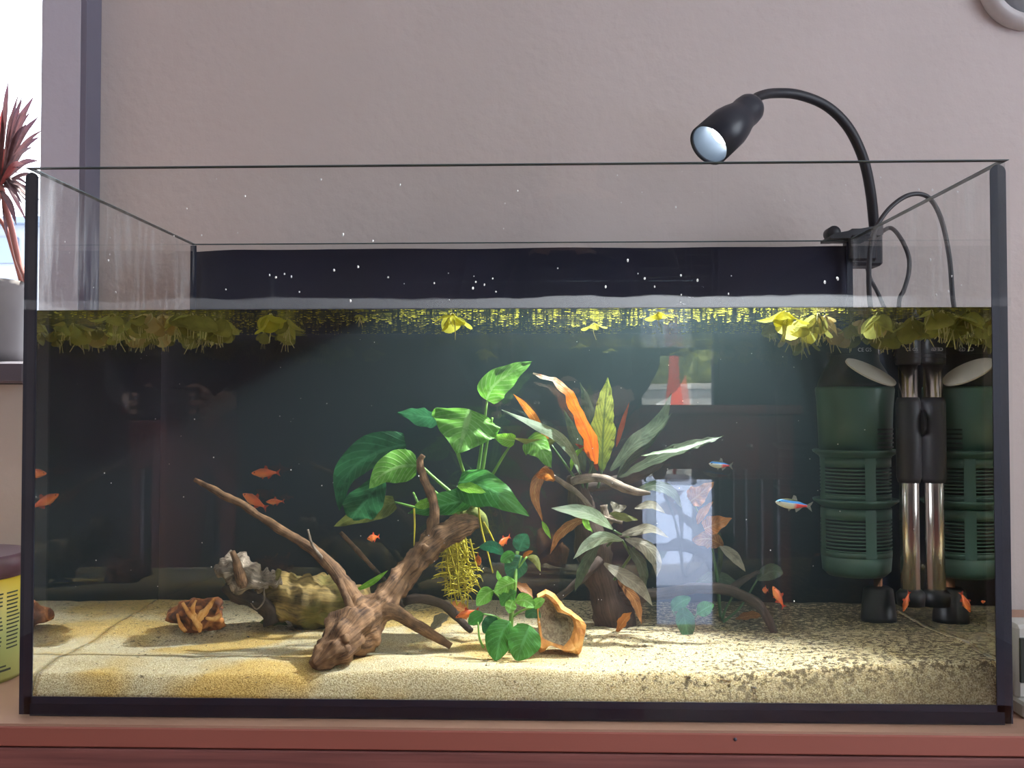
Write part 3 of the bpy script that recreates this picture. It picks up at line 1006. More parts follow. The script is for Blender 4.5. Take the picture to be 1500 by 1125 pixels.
b0 = uw(475, 968, .045)
dw = thing('driftwood', (b0.x, .06, .036), 'large brown branching driftwood root standing on the front sand', 'driftwood')
wood(dw, [(458, 977, .026, 8), (474, 964, .034, 19), (495, 942, .048, 29), (520, 917, .07, 34), (545, 900, .085, 27), (562, 884, .095, 21), (585, 852, .11, 17), (610, 820, .12, 18), (636, 795, .125, 19), (662, 778, .13, 17), (684, 769, .13, 14), (701, 766, .13, 8)], W_main, 'trunk', bump=.38, freq=75, n=30, seed=2, per=9, ridges=5)
wood(dw, [(630, 795, .124, 11), (634, 770, .124, 9), (635, 745, .122, 7), (629, 722, .12, 7.5), (622, 704, .12, 6), (616, 688, .12, 6), (616, 674, .12, 5.5), (620, 667, .12, 3.5)], W_main, bump=.35, freq=110, n=12, seed=5)
wood(dw, [(528, 905, .075, 18), (515, 876, .08, 14), (498, 848, .085, 11), (475, 820, .09, 9), (448, 799, .095, 7.5), (415, 779, .10, 6.5), (380, 757, .105, 5.5), (352, 738, .11, 5.5), (330, 728, .112, 5.5), (308, 715, .115, 5), (284, 703, .12, 3.5)], W_main, bump=.32, freq=90, n=12, seed=8)
wood(dw, [(478, 826, .088, 3.5), (466, 812, .086, 2.6), (456, 797, .086, 2), (450, 776, .086, 1.6)], W_grey, bump=.15, n=8)
wood(dw, [(548, 896, .08, 15), (575, 898, .085, 12), (603, 912, .092, 9.5), (632, 930, .097, 8), (660, 948, .098, 5)], W_main, bump=.25, n=12, seed=11)
wood(dw, [(497, 850, .08, 5), (505, 872, .072, 5), (514, 893, .065, 5.5), (519, 915, .06, 6)], W_main, bump=.3, n=9, seed=14)
wood(dw, [(592, 880, .12, 8), (620, 878, .13, 7), (652, 888, .14, 7), (672, 908, .14, 6), (690, 925, .13, 4)], W_dark, bump=.25, n=10, seed=17)
# knots
for kx, ky, kr in ((505, 937, 7), (507, 953, 8), (622, 803, 6)):
    p = uw(kx, ky, .035 if ky > 900 else .108)
    MB().add(blob(p, kr * uw_scale(.05), kx * .1, .35, 2, 12, 8)).build('knot', W_main, dw)

# lying log behind and the small forked piece on it
lg0 = uw(450, 905, .20)
lg = thing('driftwood_log', (lg0.x, .2, .038), 'thick olive-brown log lying on the sand behind the branching root', 'driftwood')
wood(lg, [(376, 884, .19, 14), (398, 874, .195, 30), (430, 880, .20, 36), (470, 884, .205, 38), (505, 886, .21, 36), (530, 894, .215, 30), (550, 902, .22, 16)], W_tan, 'trunk', bump=.34, freq=70, n=30, seed=21, per=9)
sp0 = uw(370, 890, .17)
sw = thing('driftwood_piece', (sp0.x, .17, .038), 'small forked driftwood piece with pale torn top beside the log', 'driftwood')
wood(sw, [(318, 842, .165, 9), (332, 836, .165, 17), (352, 840, .168, 19), (372, 848, .17, 16), (392, 852, .175, 13), (410, 846, .18, 9)], W_grey, 'trunk', bump=.95, freq=95, n=22, seed=23, per=9)
wood(sw, [(356, 858, .16, 9), (350, 840, .155, 8), (345, 824, .152, 6), (339, 808, .15, 4)], W_main, bump=.2, n=10)
wood(sw, [(395, 856, .178, 9), (403, 846, .175, 6), (409, 835, .175, 4)], W_tan, bump=.3, n=10)
wood(sw, [(330, 855, .17, 12), (350, 872, .172, 14), (378, 882, .175, 13), (392, 898, .18, 12), (398, 915, .18, 12)], W_dark, bump=.3, n=12, seed=3)
wood(sw, [(385, 862, .165, 1.6), (386, 880, .163, 1.4), (375, 893, .162, 1.3), (366, 884, .162, 1.2)], W_grey, 'splinter', bump=.2, n=6)

# right-hand tangle of roots
rt0 = uw(880, 920, .17)
rw = thing('driftwood_stump', (rt0.x, .17, .04), 'dark driftwood stump with spreading roots under the narrow-leaved plant', 'driftwood')
wood(rw, [(905, 945, .19, 30), (890, 880, .19, 26), (872, 820, .18, 24), (858, 760, .17, 20), (846, 715, .165, 14), (840, 695, .165, 8)], W_dark, 'trunk', bump=.4, freq=45, n=18, seed=31)
wood(rw, [(838, 706, .15, 6), (862, 700, .145, 6.5), (885, 702, .14, 7), (912, 714, .135, 6), (935, 721, .13, 5), (953, 723, .13, 2.5)], W_grey, bump=.3, n=10, seed=33)
wood(rw, [(800, 692, .14, 3), (825, 708, .14, 4), (850, 726, .14, 4), (864, 742, .14, 3.5), (880, 757, .14, 3.5), (912, 766, .14, 2.5)], W_grey, bump=.25, n=9, seed=35)
wood(rw, [(850, 715, .18, 8), (890, 708, .185, 9), (930, 698, .19, 8), (962, 680, .195, 7), (975, 662, .20, 4)], W_dark, bump=.3, n=10, seed=37)
wood(rw, [(880, 820, .16, 7), (850, 850, .15, 6), (815, 880, .15, 5), (790, 905, .14, 4)], W_dark, bump=.3, n=10, seed=39)
wood(rw, [(900, 880, .19, 12), (960, 872, .19, 9), (1020, 862, .185, 8), (1070, 866, .18, 8), (1110, 886, .17, 8), (1130, 915, .16, 6), (1138, 938, .155, 4)], W_dark, bump=.3, n=10, seed=41)
wood(rw, [(1068, 868, .18, 6), (1090, 850, .19, 5), (1112, 838, .2, 3)], W_dark, bump=.3, n=9)
wood(rw, [(885, 740, .15, 5), (890, 765, .148, 6), (905, 748, .147, 4)], W_grey, 'knot', bump=.5, n=9)
tw0 = uw(540, 835, .27)
tw = thing('fallen_twig', (tw0.x, .27, .04), 'thin pale twig slanting in the dark behind the main root', 'twig')
wood(tw, [(498, 780, .27, 2.5), (515, 798, .27, 3.5), (530, 815, .27, 4), (548, 834, .27, 3)], W_main, bump=.25, n=8)
wood(tw, [(548, 834, .27, 3), (570, 860, .28, 4), (592, 890, .28, 4)], W_dark, bump=.25, n=8)

# ================================================================== BROAD-LEAVED PLANT
cr = uw(690, 745, .165)
bp_ = thing('broad_leaf_plant', (cr.x, .165, .04), 'tall bright green plant with broad heart-shaped leaves behind the driftwood', 'aquatic plant')
leaf(bp_, [(712, 586, .15), (722, 566, .145), (748, 546, .14), (779, 529, .135)], 46, 'bright', 18, 'heart', .10, -.2)
leaf(bp_, [(688, 600, .135), (684, 616, .13), (678, 638, .125), (670, 665, .122)], 104, 'bright', 4, 'heart', .14, -.25)
leaf(bp_, [(647, 612, .17), (620, 610, .18), (582, 604, .19)], 34, 'dark', 35, 'lance', .12, .2)
leaf(bp_, [(594, 652, .17), (555, 662, .165), (520, 682, .165), (502, 712, .17), (497, 748, .175)], 58, 'dark', 30, 'heart', .08, -.3)
leaf(bp_, [(610, 682, .14), (585, 684, .135), (560, 695, .13), (540, 716, .13)], 50, 'bright', 8, 'heart', .10, -.3)
leaf(bp_, [(560, 700, .16), (530, 740, .17), (515, 760, .18)], 56, 'dark', 20, 'oval', .1, .1)
leaf(bp_, [(578, 736, .19), (548, 746, .19), (518, 758, .195), (488, 772, .2)], 34, 'olive', 15, 'heart', .08, .1)
leaf(bp_, [(690, 732, .135), (662, 738, .13), (630, 745, .125), (597, 752, .12)], 40, 'green', 25, 'heart', .12, -.35)
leaf(bp_, [(672, 706, .13), (702, 712, .125), (735, 727, .12), (775, 757, .115)], 60, 'green', 22, 'heart', .10, -.3)
leaf(bp_, [(670, 712, .128), (690, 716, .122), (712, 722, .118)], 18, 'lime', 30, 'lance', .1, .2)
leaf(bp_, [(754, 646, .15), (738, 643, .145), (721, 637, .14)], 21, 'lime', 10, 'heart', .12, .2)
leaf(bp_, [(640, 732, .12), (622, 738, .12), (607, 742, .118)], 16, 'lime', 20, 'oval', .1, .1)
leaf(bp_, [(520, 866, .12), (545, 853, .12), (568, 836, .125)], 9, 'lime', 10, 'lance', .05, .1)
for pl in ([(713, 588, .15), (707, 640, .155), (700, 690, .16), (690, 742, .165)],
           [(721, 612, .14), (713, 650, .15), (705, 695, .158), (692, 742, .165)],
           [(670, 655, .13), (678, 690, .145), (688, 720, .158), (690, 744, .165)],
           [(592, 658, .17), (630, 695, .165), (665, 725, .163), (690, 744, .165)],
           [(609, 684, .14), (628, 712, .15), (652, 732, .158), (688, 746, .165)],
           [(752, 646, .15), (735, 672, .155), (712, 712, .16), (694, 742, .165)],
           [(645, 612, .17), (668, 660, .17), (684, 710, .168), (690, 744, .165)],
           [(605, 722, .15), (616, 742, .14), (640, 752, .15), (686, 750, .163)],
           [(578, 736, .19), (630, 748, .18), (686, 750, .17)],
           [(690, 730, .14), (692, 742, .16)], [(672, 708, .132), (684, 740, .16)]):
    stem(bp_, pl, .0010, .0021)
wood(bp_, [(672, 752, .16, 7), (690, 748, .165, 9), (706, 760, .165, 7), (712, 782, .165, 5)], mat_wood('rhizome', (.10, .13, .03), (.35, .38, .10)), 'rhizome', bump=.3, n=10)
# hanging yellow root bundle
random.seed(21)
mb = MB()
for i in range(26):
    x0 = random.gauss(660, 12); y0 = random.uniform(768, 800); d0 = random.uniform(.14, .165)
    x1 = x0 + random.gauss(14, 11); y1 = random.uniform(845, 895)
    pp = []
    for k in range(5):
        t = k / 4
        q = uw(x0 + (x1 - x0) * t + random.gauss(0, 2), y0 + (y1 - y0) * t, d0 + random.gauss(0, .003))
        pp.append((q.x, q.y, q.z, .0009 - .0004 * t))
    mb.add(tube(pp, 5, 3))
    for h in range(7):
        t = random.uniform(.15, .9)
        xx, yy = x0 + (x1 - x0) * t, y0 + (y1 - y0) * t
        sgn = random.choice((-1, 1)); ln = random.uniform(8, 24)
        a = uw(xx, yy, d0); b = uw(xx + sgn * ln * .6, yy + random.uniform(-3, 4), d0 - .004); c = uw(xx + sgn * ln, yy + random.uniform(-2, 9), d0 - .006)
        mb.add(tube([(*a, .0006), (*b, .0005), (*c, .0003)], 4, 3))
ro = mb.build('root', M_root, bp_)
ro['kind'] = 'stuff'; ro['label'] = 'bundle of yellow hanging roots'
for pl in ([(700, 735, .15), (704, 770, .15), (713, 805, .15), (722, 840, .148)], [(688, 790, .14), (694, 815, .14), (700, 838, .14)], [(708, 765, .145), (718, 782, .145), (724, 795, .145)], [(606, 745, .12), (607, 770, .12), (606, 800, .12)]):
    stem(bp_, pl, .0010, .0006, M_root, name='aerial_root')

# ================================================================== NARROW-LEAVED PLANT (on the stump)
c2 = uw(850, 700, .16)
np_ = thing('narrow_leaf_plant', (c2.x, .16, .05), 'plant with long wavy orange and pale green strap leaves on the stump', 'aquatic plant')
leaf(np_, [(872, 680, .15), (864, 642, .145), (847, 606, .14), (834, 577, .135), (812, 557, .13), (781, 548, .125)], 27, 'orange_white', 30, 'rearlance', .30, .1, waves=5)
leaf(np_, [(806, 650, .15), (786, 618, .145), (770, 596, .14), (752, 577, .14)], 13, 'orange', 20, 'lance', .2, .1)
leaf(np_, [(850, 694, .15), (836, 660, .14), (812, 636, .135), (778, 620, .13), (735, 600, .125)], 17, 'pale', 25, 'lance', .15, .1)
leaf(np_, [(815, 645, .145), (790, 650, .14), (752, 642, .135)], 14, 'olive', 20, 'lance', .1, .1)
leaf(np_, [(772, 644, .14), (790, 655, .135), (808, 686, .13)], 40, 'bright', 20, 'heart', .15, -.2)
leaf(np_, [(882, 690, .165), (883, 650, .162), (886, 600, .16), (891, 553, .158)], 36, 'fern', 15, 'lance', .16, .1, waves=7, serr=.25)
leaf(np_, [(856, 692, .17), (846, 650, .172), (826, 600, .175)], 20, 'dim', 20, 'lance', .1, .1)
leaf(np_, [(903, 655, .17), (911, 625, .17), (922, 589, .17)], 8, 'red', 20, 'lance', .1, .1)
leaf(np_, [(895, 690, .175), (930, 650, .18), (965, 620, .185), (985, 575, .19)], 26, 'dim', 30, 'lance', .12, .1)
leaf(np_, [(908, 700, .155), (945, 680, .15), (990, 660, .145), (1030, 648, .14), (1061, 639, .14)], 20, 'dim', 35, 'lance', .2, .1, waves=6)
leaf(np_, [(940, 668, .148), (965, 663, .144), (1000, 658, .14), (1030, 648, .138), (1058, 640, .138)], 7, 'pale', 40, 'lance', .3, .1, waves=6)
leaf(np_, [(806, 680, .14), (790, 700, .135), (783, 725, .13), (795, 765, .13)], 18, 'brown', 20, 'lance', .15, .1)
leaf(np_, [(812, 705, .138), (800, 694, .135), (786, 698, .132)], 20, 'orange', 25, 'oval', .2, .2)
leaf(np_, [(898, 776, .12), (870, 756, .115), (840, 748, .112), (808, 745, .11)], 21, 'pale', 18, 'lance', .10, -.2)
leaf(np_, [(912, 792, .13), (885, 788, .125), (862, 798, .12), (840, 819, .118)], 20, 'pale', 18, 'lance', .10, -.2)
leaf(np_, [(905, 786, .13), (935, 778, .128), (955, 775, .126), (980, 788, .125)], 16, 'grey', 25, 'lance', .10, .1)
leaf(np_, [(916, 790, .125), (945, 800, .12), (962, 822, .118), (963, 846, .118)], 22, 'grey', 20, 'lance', .10, -.2)
leaf(np_, [(885, 826, .14), (915, 845, .135), (938, 862, .132), (956, 888, .13)], 22, 'grey', 15, 'lance', .10, .1)
leaf(np_, [(893, 752, .13), (912, 758, .13), (935, 762, .13)], 14, 'olive', 30, 'lance', .12, .1)
leaf(np_, [(895, 735, .14), (905, 745, .138), (918, 742, .138)], 12, 'grey', 15, 'oval', .2, .1)
leaf(np_, [(862, 742, .13), (858, 765, .128), (868, 780, .126)], 11, 'lime', 20, 'lance', .2, .1)
leaf(np_, [(794, 764, .125), (800, 776, .124), (807, 790, .123)], 8, 'lime', 20, 'lance', .1, .1)
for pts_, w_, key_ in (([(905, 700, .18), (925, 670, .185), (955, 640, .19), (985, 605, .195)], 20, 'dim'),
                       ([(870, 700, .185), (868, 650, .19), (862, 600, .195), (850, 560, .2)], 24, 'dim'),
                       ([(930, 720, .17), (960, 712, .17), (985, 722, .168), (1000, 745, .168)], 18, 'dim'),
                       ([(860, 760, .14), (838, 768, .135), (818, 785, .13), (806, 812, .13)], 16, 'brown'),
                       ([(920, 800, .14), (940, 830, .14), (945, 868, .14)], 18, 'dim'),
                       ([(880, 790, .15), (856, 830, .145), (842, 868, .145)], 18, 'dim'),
                       ([(905, 850, .15), (930, 880, .148), (940, 915, .146)], 16, 'brown'),
                       ([(876, 690, .16), (866, 664, .158), (842, 650, .155)], 12, 'red'),
                       ([(930, 745, .15), (955, 740, .148), (975, 752, .146)], 13, 'grey'),
                       ([(836, 690, .15), (842, 668, .148), (856, 655, .146)], 9, 'lime')):
    leaf(np_, pts_, w_, key_, 25, 'lance', .14, .1, waves=4)
for pl in ([(869, 676, .15), (862, 700, .16), (856, 740, .165)], [(850, 692, .15), (854, 715, .16)], [(882, 688, .165), (876, 715, .168)], [(900, 778, .122), (930, 800, .15), (900, 850, .17)],
           [(912, 792, .13), (925, 815, .16)], [(905, 786, .13), (890, 800, .16)], [(806, 650, .15), (835, 690, .155), (850, 712, .16)]):
    stem(np_, pl, .0011, .0014, M_stemd)

# dry leaves and dark plant at the right
l0 = uw(1040, 800, .2)
dp = thing('withered_plant', (l0.x, .2, .04), 'withered plant with ragged rust-brown leaves to the right of the stump', 'aquatic plant')
leaf(dp, [(1012, 735, .175), (1025, 725, .173), (1046, 706, .17)], 30, 'rust', 15, 'heart', .25, .2, serr=.2)
leaf(dp, [(1022, 768, .17), (1030, 752, .168), (1045, 735, .166)], 13, 'rust', 20, 'lance', .15, .2)
leaf(dp, [(1032, 775, .175), (1050, 768, .172), (1073, 760, .17)], 28, 'rust', 15, 'heart', .2, .2)
leaf(dp, [(1060, 800, .18), (1040, 790, .178), (1015, 792, .178)], 26, 'brown', 20, 'oval', .2, .2)
leaf(dp, [(1055, 800, .18), (1075, 815, .178), (1093, 838, .175)], 16, 'grey', 20, 'lance', .1, .1)
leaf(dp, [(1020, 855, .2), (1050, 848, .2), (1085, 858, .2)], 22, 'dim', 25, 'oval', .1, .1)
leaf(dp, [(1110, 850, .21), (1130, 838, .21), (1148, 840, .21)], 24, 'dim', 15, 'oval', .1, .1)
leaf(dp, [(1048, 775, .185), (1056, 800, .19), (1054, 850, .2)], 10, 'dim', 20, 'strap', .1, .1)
for pl in ([(1018, 740, .178), (1040, 790, .185), (1052, 850, .2), (1056, 905, .2)], [(1034, 776, .176), (1046, 815, .19), (1056, 905, .2)], [(1085, 858, .2), (1065, 890, .2), (1058, 910, .2)], [(1110, 850, .21), (1085, 890, .205), (1060, 912, .2)]):
    stem(dp, pl, .0009, .0014, M_stemd)
l0 = uw(1005, 905, .16)
gp = thing('round_leaf_plant', (l0.x, .16, .04), 'dim dark green round-leaved plant at the foot of the stump', 'aquatic plant')
leaf(gp, [(1000, 890, .15), (1004, 910, .148), (1010, 938, .146)], 28, 'dark', 15, 'oval', .08, .1)
leaf(gp, [(1022, 900, .155), (1032, 893, .153), (1046, 886, .15)], 22, 'green', 15, 'oval', .08, .1)
leaf(gp, [(985, 895, .16), (995, 885, .16), (1012, 876, .16)], 22, 'dark', 20, 'oval', .08, .1)
for pl in ([(1000, 892, .15), (1008, 915, .158)], [(1022, 900, .155), (1012, 915, .158), (1008, 930, .16)], [(985, 895, .16), (1000, 915, .16)]):
    stem(gp, pl, .001, .0014, M_stemd)

# ================================================================== SMALL FRONT PLANT
c3 = uw(748, 925, .075)
fp_ = thing('small_leaf_plant', (c3.x, .075, .038), 'low bushy plant with glossy rounded leaves on the front sand', 'aquatic plant')
leaf(fp_, [(747, 912, .065), (738, 924, .06), (730, 944, .056), (726, 969, .052)], 44, 'green', 12, 'oval', .05, -.25)
leaf(fp_, [(776, 917, .065), (771, 930, .06), (764, 948, .056), (757, 969, .054)], 50, 'green', 14, 'oval', .05, .2)
leaf(fp_, [(722, 866, .07), (712, 872, .068), (698, 888, .066)], 23, 'bright', 10, 'oval', .1, -.2)
leaf(fp_, [(755, 853, .07), (742, 858, .067), (724, 868, .065)], 26, 'bright', 12, 'oval', .1, -.25)
leaf(fp_, [(756, 868, .07), (745, 874, .068), (734, 888, .066)], 26, 'green', 15, 'oval', .1, -.2)
leaf(fp_, [(752, 880, .068), (748, 888, .066), (745, 899, .064)], 18, 'bright', 15, 'oval', .1, .1)
leaf(fp_, [(755, 882, .068), (768, 880, .066), (784, 890, .064)], 21, 'bright', 12, 'oval', .1, .2)
leaf(fp_, [(782, 892, .068), (788, 884, .066), (798, 879, .065)], 15, 'bright', 12, 'oval', .1, .2)
leaf(fp_, [(764, 815, .085), (757, 828, .083), (748, 852, .08)], 36, 'teal', 12, 'oval', .05, -.2)
leaf(fp_, [(738, 813, .085), (722, 802, .083), (702, 802, .082)], 18, 'teal', 15, 'oval', .08, -.2)
leaf(fp_, [(754, 812, .084), (744, 816, .082), (733, 824, .08)], 18, 'green', 12, 'oval', .08, .2)
leaf(fp_, [(760, 808, .09), (764, 796, .09), (772, 783, .09)], 27, 'teal', 12, 'oval', .05, .1)
leaf(fp_, [(772, 816, .085), (784, 820, .083), (792, 838, .08)], 12, 'olive', 18, 'lance', .08, -.2)
leaf(fp_, [(708, 900, .07), (698, 906, .068), (686, 915, .066)], 22, 'green', 18, 'oval', .08, -.2)
leaf(fp_, [(728, 905, .072), (718, 915, .07), (708, 928, .068)], 24, 'dark', 15, 'oval', .08, -.2)
leaf(fp_, [(735, 852, .075), (731, 846, .074), (728, 836, .073)], 8, 'bright', 15, 'lance', .05, .1)
leaf(fp_, [(770, 905, .078), (780, 898, .078), (792, 905, .078)], 18, 'dark', 15, 'oval', .05, .1)
main = [(748, 958, .07), (748, 925, .074), (750, 890, .074), (754, 860, .078), (756, 830, .085), (758, 808, .088)]
stem(fp_, main, .0022, .0016)
for pl in ([(747, 912, .066), (748, 928, .072)], [(776, 918, .066), (758, 915, .073)], [(722, 866, .07), (735, 880, .073), (748, 900, .074)], [(755, 853, .07), (753, 872, .075)],
           [(784, 890, .068), (765, 895, .073), (750, 905, .074)], [(764, 815, .085), (757, 835, .084)], [(738, 813, .085), (755, 830, .085)], [(772, 816, .085), (757, 835, .084)],
           [(708, 900, .07), (728, 905, .073), (746, 918, .074)], [(728, 905, .072), (746, 918, .074)], [(700, 912, .068), (702, 935, .066), (708, 950, .065)]):
    stem(fp_, pl, .0008, .0011)

# ================================================================== DRY POD, CURLED LEAVES, LITTER
def mat_curl(name, ca, cb, cc, s=26):
    m, nt, out = new_mat(name)
    tc = nd(nt, 'ShaderNodeTexCoord')
    n1 = nd(nt, 'ShaderNodeTexNoise', i_Scale=s, i_Detail=5.0, i_Distortion=1.2)
    nt.links.new(tc.outputs['Object'], n1.inputs['Vector'])
    r = ramp(nt, [(0.36, ca), (0.5, cb), (0.62, cc)])
    nt.links.new(n1.outputs[0], r.inputs[0])
    b = nd(nt, 'ShaderNodeBsdfPrincipled', i_Roughness=0.7)
    nt.links.new(r.outputs[0], b.inputs['Base Color'])
    bp = nd(nt, 'ShaderNodeBump', i_Strength=0.7, i_Distance=0.003)
    nt.links.new(n1.outputs[0], bp.inputs['Height']); nt.links.new(bp.outputs[0], b.inputs['Normal'])
    nt.links.new(b.outputs[0], out.inputs[0])
    return m
M_pod = mat_curl('pod', (0.07, 0.025, 0.012), (0.28, 0.085, 0.02), (0.60, 0.24, 0.06), 60)
M_curl = mat_curl('curled_leaf', (0.42, 0.15, 0.03), (0.66, 0.30, 0.07), (0.80, 0.45, 0.15), 55)
M_inner = mat_curl('curled_leaf_inner', (0.16, 0.12, 0.07), (0.27, 0.21, 0.13), (0.36, 0.30, 0.19), 260)
PD = ground(290, 930) + .012
pc = uw(290, 903, PD)
pod = thing('seed_pod', (pc.x, pc.y, sand_h(pc.x, pc.y)), 'crumpled rust-brown dried pod lying on the sand at left', 'seed pod')
s_ = uw_scale(PD)
MB().add(blob((pc.x, pc.y, pc.z), 33 * s_, 4.2, .42, 1.6, 30, 20, (1.12, .8, .80))).build('pod_shell', M_pod, pod)
random.seed(5)
for i, path in enumerate(([(266, 884), (274, 896), (284, 906), (290, 918), (292, 927)], [(312, 878), (303, 892), (294, 902), (288, 912)], [(258, 900), (262, 914), (270, 926)], [(300, 906), (312, 908), (322, 902)], [(286, 880), (281, 892), (283, 903)])):
    pr = []
    for k, (x_, y_) in enumerate(path):
        edge = abs(x_ - 290) / 38
        q = uw(x_, y_, PD - .003 - .021 * math.sqrt(max(.05, 1 - edge * edge)))
        pr.append((q.x, q.y, q.z, (.0016, .0028, .0034, .0026, .0012)[k] * (1 if i < 2 else .7)))
    MB().add(tube(pr, 8, 4, .6, 160, i * 3.1)).build('ridge', M_curl, pod)

def curled(cx, cy, d, outer, inner, name, label, cat='dry leaf'):
    """a dried leaf curled into a cup with its hollow to the front; outer and inner outlines in pixels"""
    c = uw(cx, cy, d)
    t = thing(name, (c.x, c.y + .01, sand_h(c.x, c.y)), label, cat)
    sc = uw_scale(d)
    def rim_pts(poly, n=40):
        P = poly + [poly[0]]
        L = [math.hypot(b[0] - a[0], b[1] - a[1]) for a, b in zip(P, P[1:])]
        T = sum(L); out = []
        for i in range(n):
            q = T * i / n
            for (a, b), l in zip(zip(P, P[1:]), L):
                if q <= l:
                    out.append(((a[0] + (b[0] - a[0]) * q / l - cx) * sc, -(a[1] + (b[1] - a[1]) * q / l - cy) * sc)); break
                q -= l
        return out
    I, O = rim_pts(inner), rim_pts(outer)
    n = len(I)
    v, f = [], []
    rings = 6
    for j in range(rings + 1):
        q = j / rings
        for x, z in I:
            v.append((c.x + x * q, c.y + .012 * (1 - q ** 2) + .002 * N.noise(V((x * q * 120, z * q * 120, cx))) * (1 - q) + z * .12, c.z + z * q))
    for j in range(rings):
        for k in range(n):
            f.append((j * n + k, j * n + (k + 1) % n, (j + 1) * n + (k + 1) % n, (j + 1) * n + k))
    mesh_obj('hollow', v, f, M_inner, t)
    v, f = [], []
    prof = [(0, 0), (.25, -.0035), (.6, -.0045), (1.0, .001), (.85, .010), (.0, .020), (-1.2, .025)]
    for j, (q, dy) in enumerate(prof):
        for k in range(n):
            x = I[k][0] + (O[k][0] - I[k][0]) * q; z = I[k][1] + (O[k][1] - I[k][1]) * q
            w = .0016 * N.noise(V((x * 260, z * 260, j * 1.3))) if j else 0
            v.append((c.x + x, c.y + dy + w + z * .12, c.z + z + w * .6))
    for j in range(len(prof) - 1):
        for k in range(n):
            f.append((j * n + k, j * n + (k + 1) % n, (j + 1) * n + (k + 1) % n, (j + 1) * n + k))
    f.append(tuple((len(prof) - 1) * n + k for k in range(n)))
    mesh_obj('rim', v, f, M_curl, t, False)
    return t
curled(818, 914, .08,
       [(787, 873), (800, 867), (812, 872), (828, 891), (842, 900), (859, 914), (857, 928), (850, 958), (826, 954), (804, 944), (797, 955), (788, 956), (790, 930), (786, 900)],
       [(790, 880), (799, 876), (809, 884), (817, 898), (826, 899), (838, 906), (841, 918), (836, 934), (826, 946), (812, 942), (802, 938), (795, 935), (793, 920), (790, 900)],
       'curled_leaf', 'large curled dry orange-brown leaf with grey hollow beside the front plant')

random.seed(12)
def litter(cx, cy, d, ln, wd, ang, key, label, name='fallen_leaf', group=None, lying=True):
    a = math.radians(ang)
    if lying: d = ground(cx, cy + abs(math.sin(a)) * ln / 2 + wd * .3)
    dx, dy = math.cos(a) * ln / 2, math.sin(a) * ln / 2
    c = uw(cx, cy, d)
    t = thing(name, (c.x, c.y, sand_h(c.x, c.y)), label, 'dry leaf', group)
    leaf(t, [(cx - dx, cy + dy, d + .004), (cx, cy - 2, d), (cx + dx, cy - dy, d - .004)], wd, key, 35, 'lance', .2, .3, name='blade', n=10, mm=6)
    return t
litter(400, 914, .14, 42, 15, -4, 'olive', 'flat olive dead leaf lying on sand in front of the log')
litter(915, 912, .13, 36, 17, 52, 'rust', 'upright rust-coloured dead leaf at the foot of the stump')
litter(672, 893, .15, 40, 18, -20, 'rust', 'rust dead leaf lying below the yellow roots')
litter(645, 912, .13, 34, 20, 35, 'grey', 'pale grey dead leaf beside the low right branch of the root')
litter(768, 866, .11, 34, 16, -40, 'brown', 'brown dead leaf caught between low bushy plant and curled leaf', lying=False)
litter(772, 815, .12, 24, 9, 40, 'orange', 'small orange dead leaf caught behind the top of the bushy plant', lying=False)
litter(590, 905, .15, 30, 10, 10, 'olive', 'narrow olive dead leaf under the right arm of the root')
litter(1100, 905, .19, 44, 14, 6, 'brown', 'brown dead leaf lying under the arching dark root')

# ================================================================== FISH
def mat_fish(name, back_, side_, belly, tail, stripe=None, metal=0.2):
    m, nt, out = new_mat(name)
    tc = nd(nt, 'ShaderNodeTexCoord')
    sep = nd(nt, 'ShaderNodeSeparateXYZ')
    nt.links.new(tc.outputs['Object'], sep.inputs[0])
    mz = nd(nt, 'ShaderNodeMapRange', i_1=-.16, i_2=.16, i_3=0.0, i_4=1.0)
    nt.links.new(sep.outputs[2], mz.inputs[0])
    if stripe:
        r = ramp(nt, [(0.0, belly), (0.45, side_), (0.56, side_), (0.60, stripe), (0.74, stripe), (0.80, back_)])
    else:
        r = ramp(nt, [(0.1, belly), (0.5, side_), (0.85, back_)])
    nt.links.new(mz.outputs[0], r.inputs[0])
    mxr = nd(nt, 'ShaderNodeMapRange', i_1=-.02, i_2=.10, i_3=0.0, i_4=1.0)
    nt.links.new(sep.outputs[0], mxr.inputs[0])
    lo = nd(nt, 'ShaderNodeMath', operation='LESS_THAN', i_1=0.58)
    nt.links.new(mz.outputs[0], lo.inputs[0])
    mu = nd(nt, 'ShaderNodeMath', operation='MULTIPLY')
    nt.links.new(mxr.outputs[0], mu.inputs[0])
    if stripe: nt.links.new(lo.outputs[0], mu.inputs[1])
    else: mu.inputs[1].default_value = 0.6
    mix = nd(nt, 'ShaderNodeMix', data_type='RGBA')
    nt.links.new(mu.outputs[0], mix.inputs[0]); nt.links.new(r.outputs[0], mix.inputs[6])
    mix.inputs[7].default_value = c4(tail)
    b = nd(nt, 'ShaderNodeBsdfPrincipled', i_Roughness=0.35, i_Metallic=metal)
    nt.links.new(mix.outputs[2], b.inputs['Base Color'])
    nt.links.new(b.outputs[0], out.inputs[0])
    return m
M_neon = mat_fish('neon_fish', (0.10, 0.12, 0.06), (0.60, 0.62, 0.50), (0.75, 0.72, 0.45), (0.75, 0.04, 0.03), (0.05, 0.30, 0.75))
M_ember = mat_fish('ember_fish', (0.45, 0.09, 0.02), (0.80, 0.18, 0.03), (0.85, 0.30, 0.10), (0.75, 0.10, 0.02))
M_finr = mat_leaf('fin_red', (0.65, 0.08, 0.03), (0.5, 0.12, 0.06), trans=.5)
M_fing = mat_leaf('fin_clear', (0.35, 0.35, 0.30), (0.45, 0.45, 0.40), trans=.6)
M_eye = mat_simple('fish_eye', (0.01, 0.01, 0.012), 0.1, scale=20)
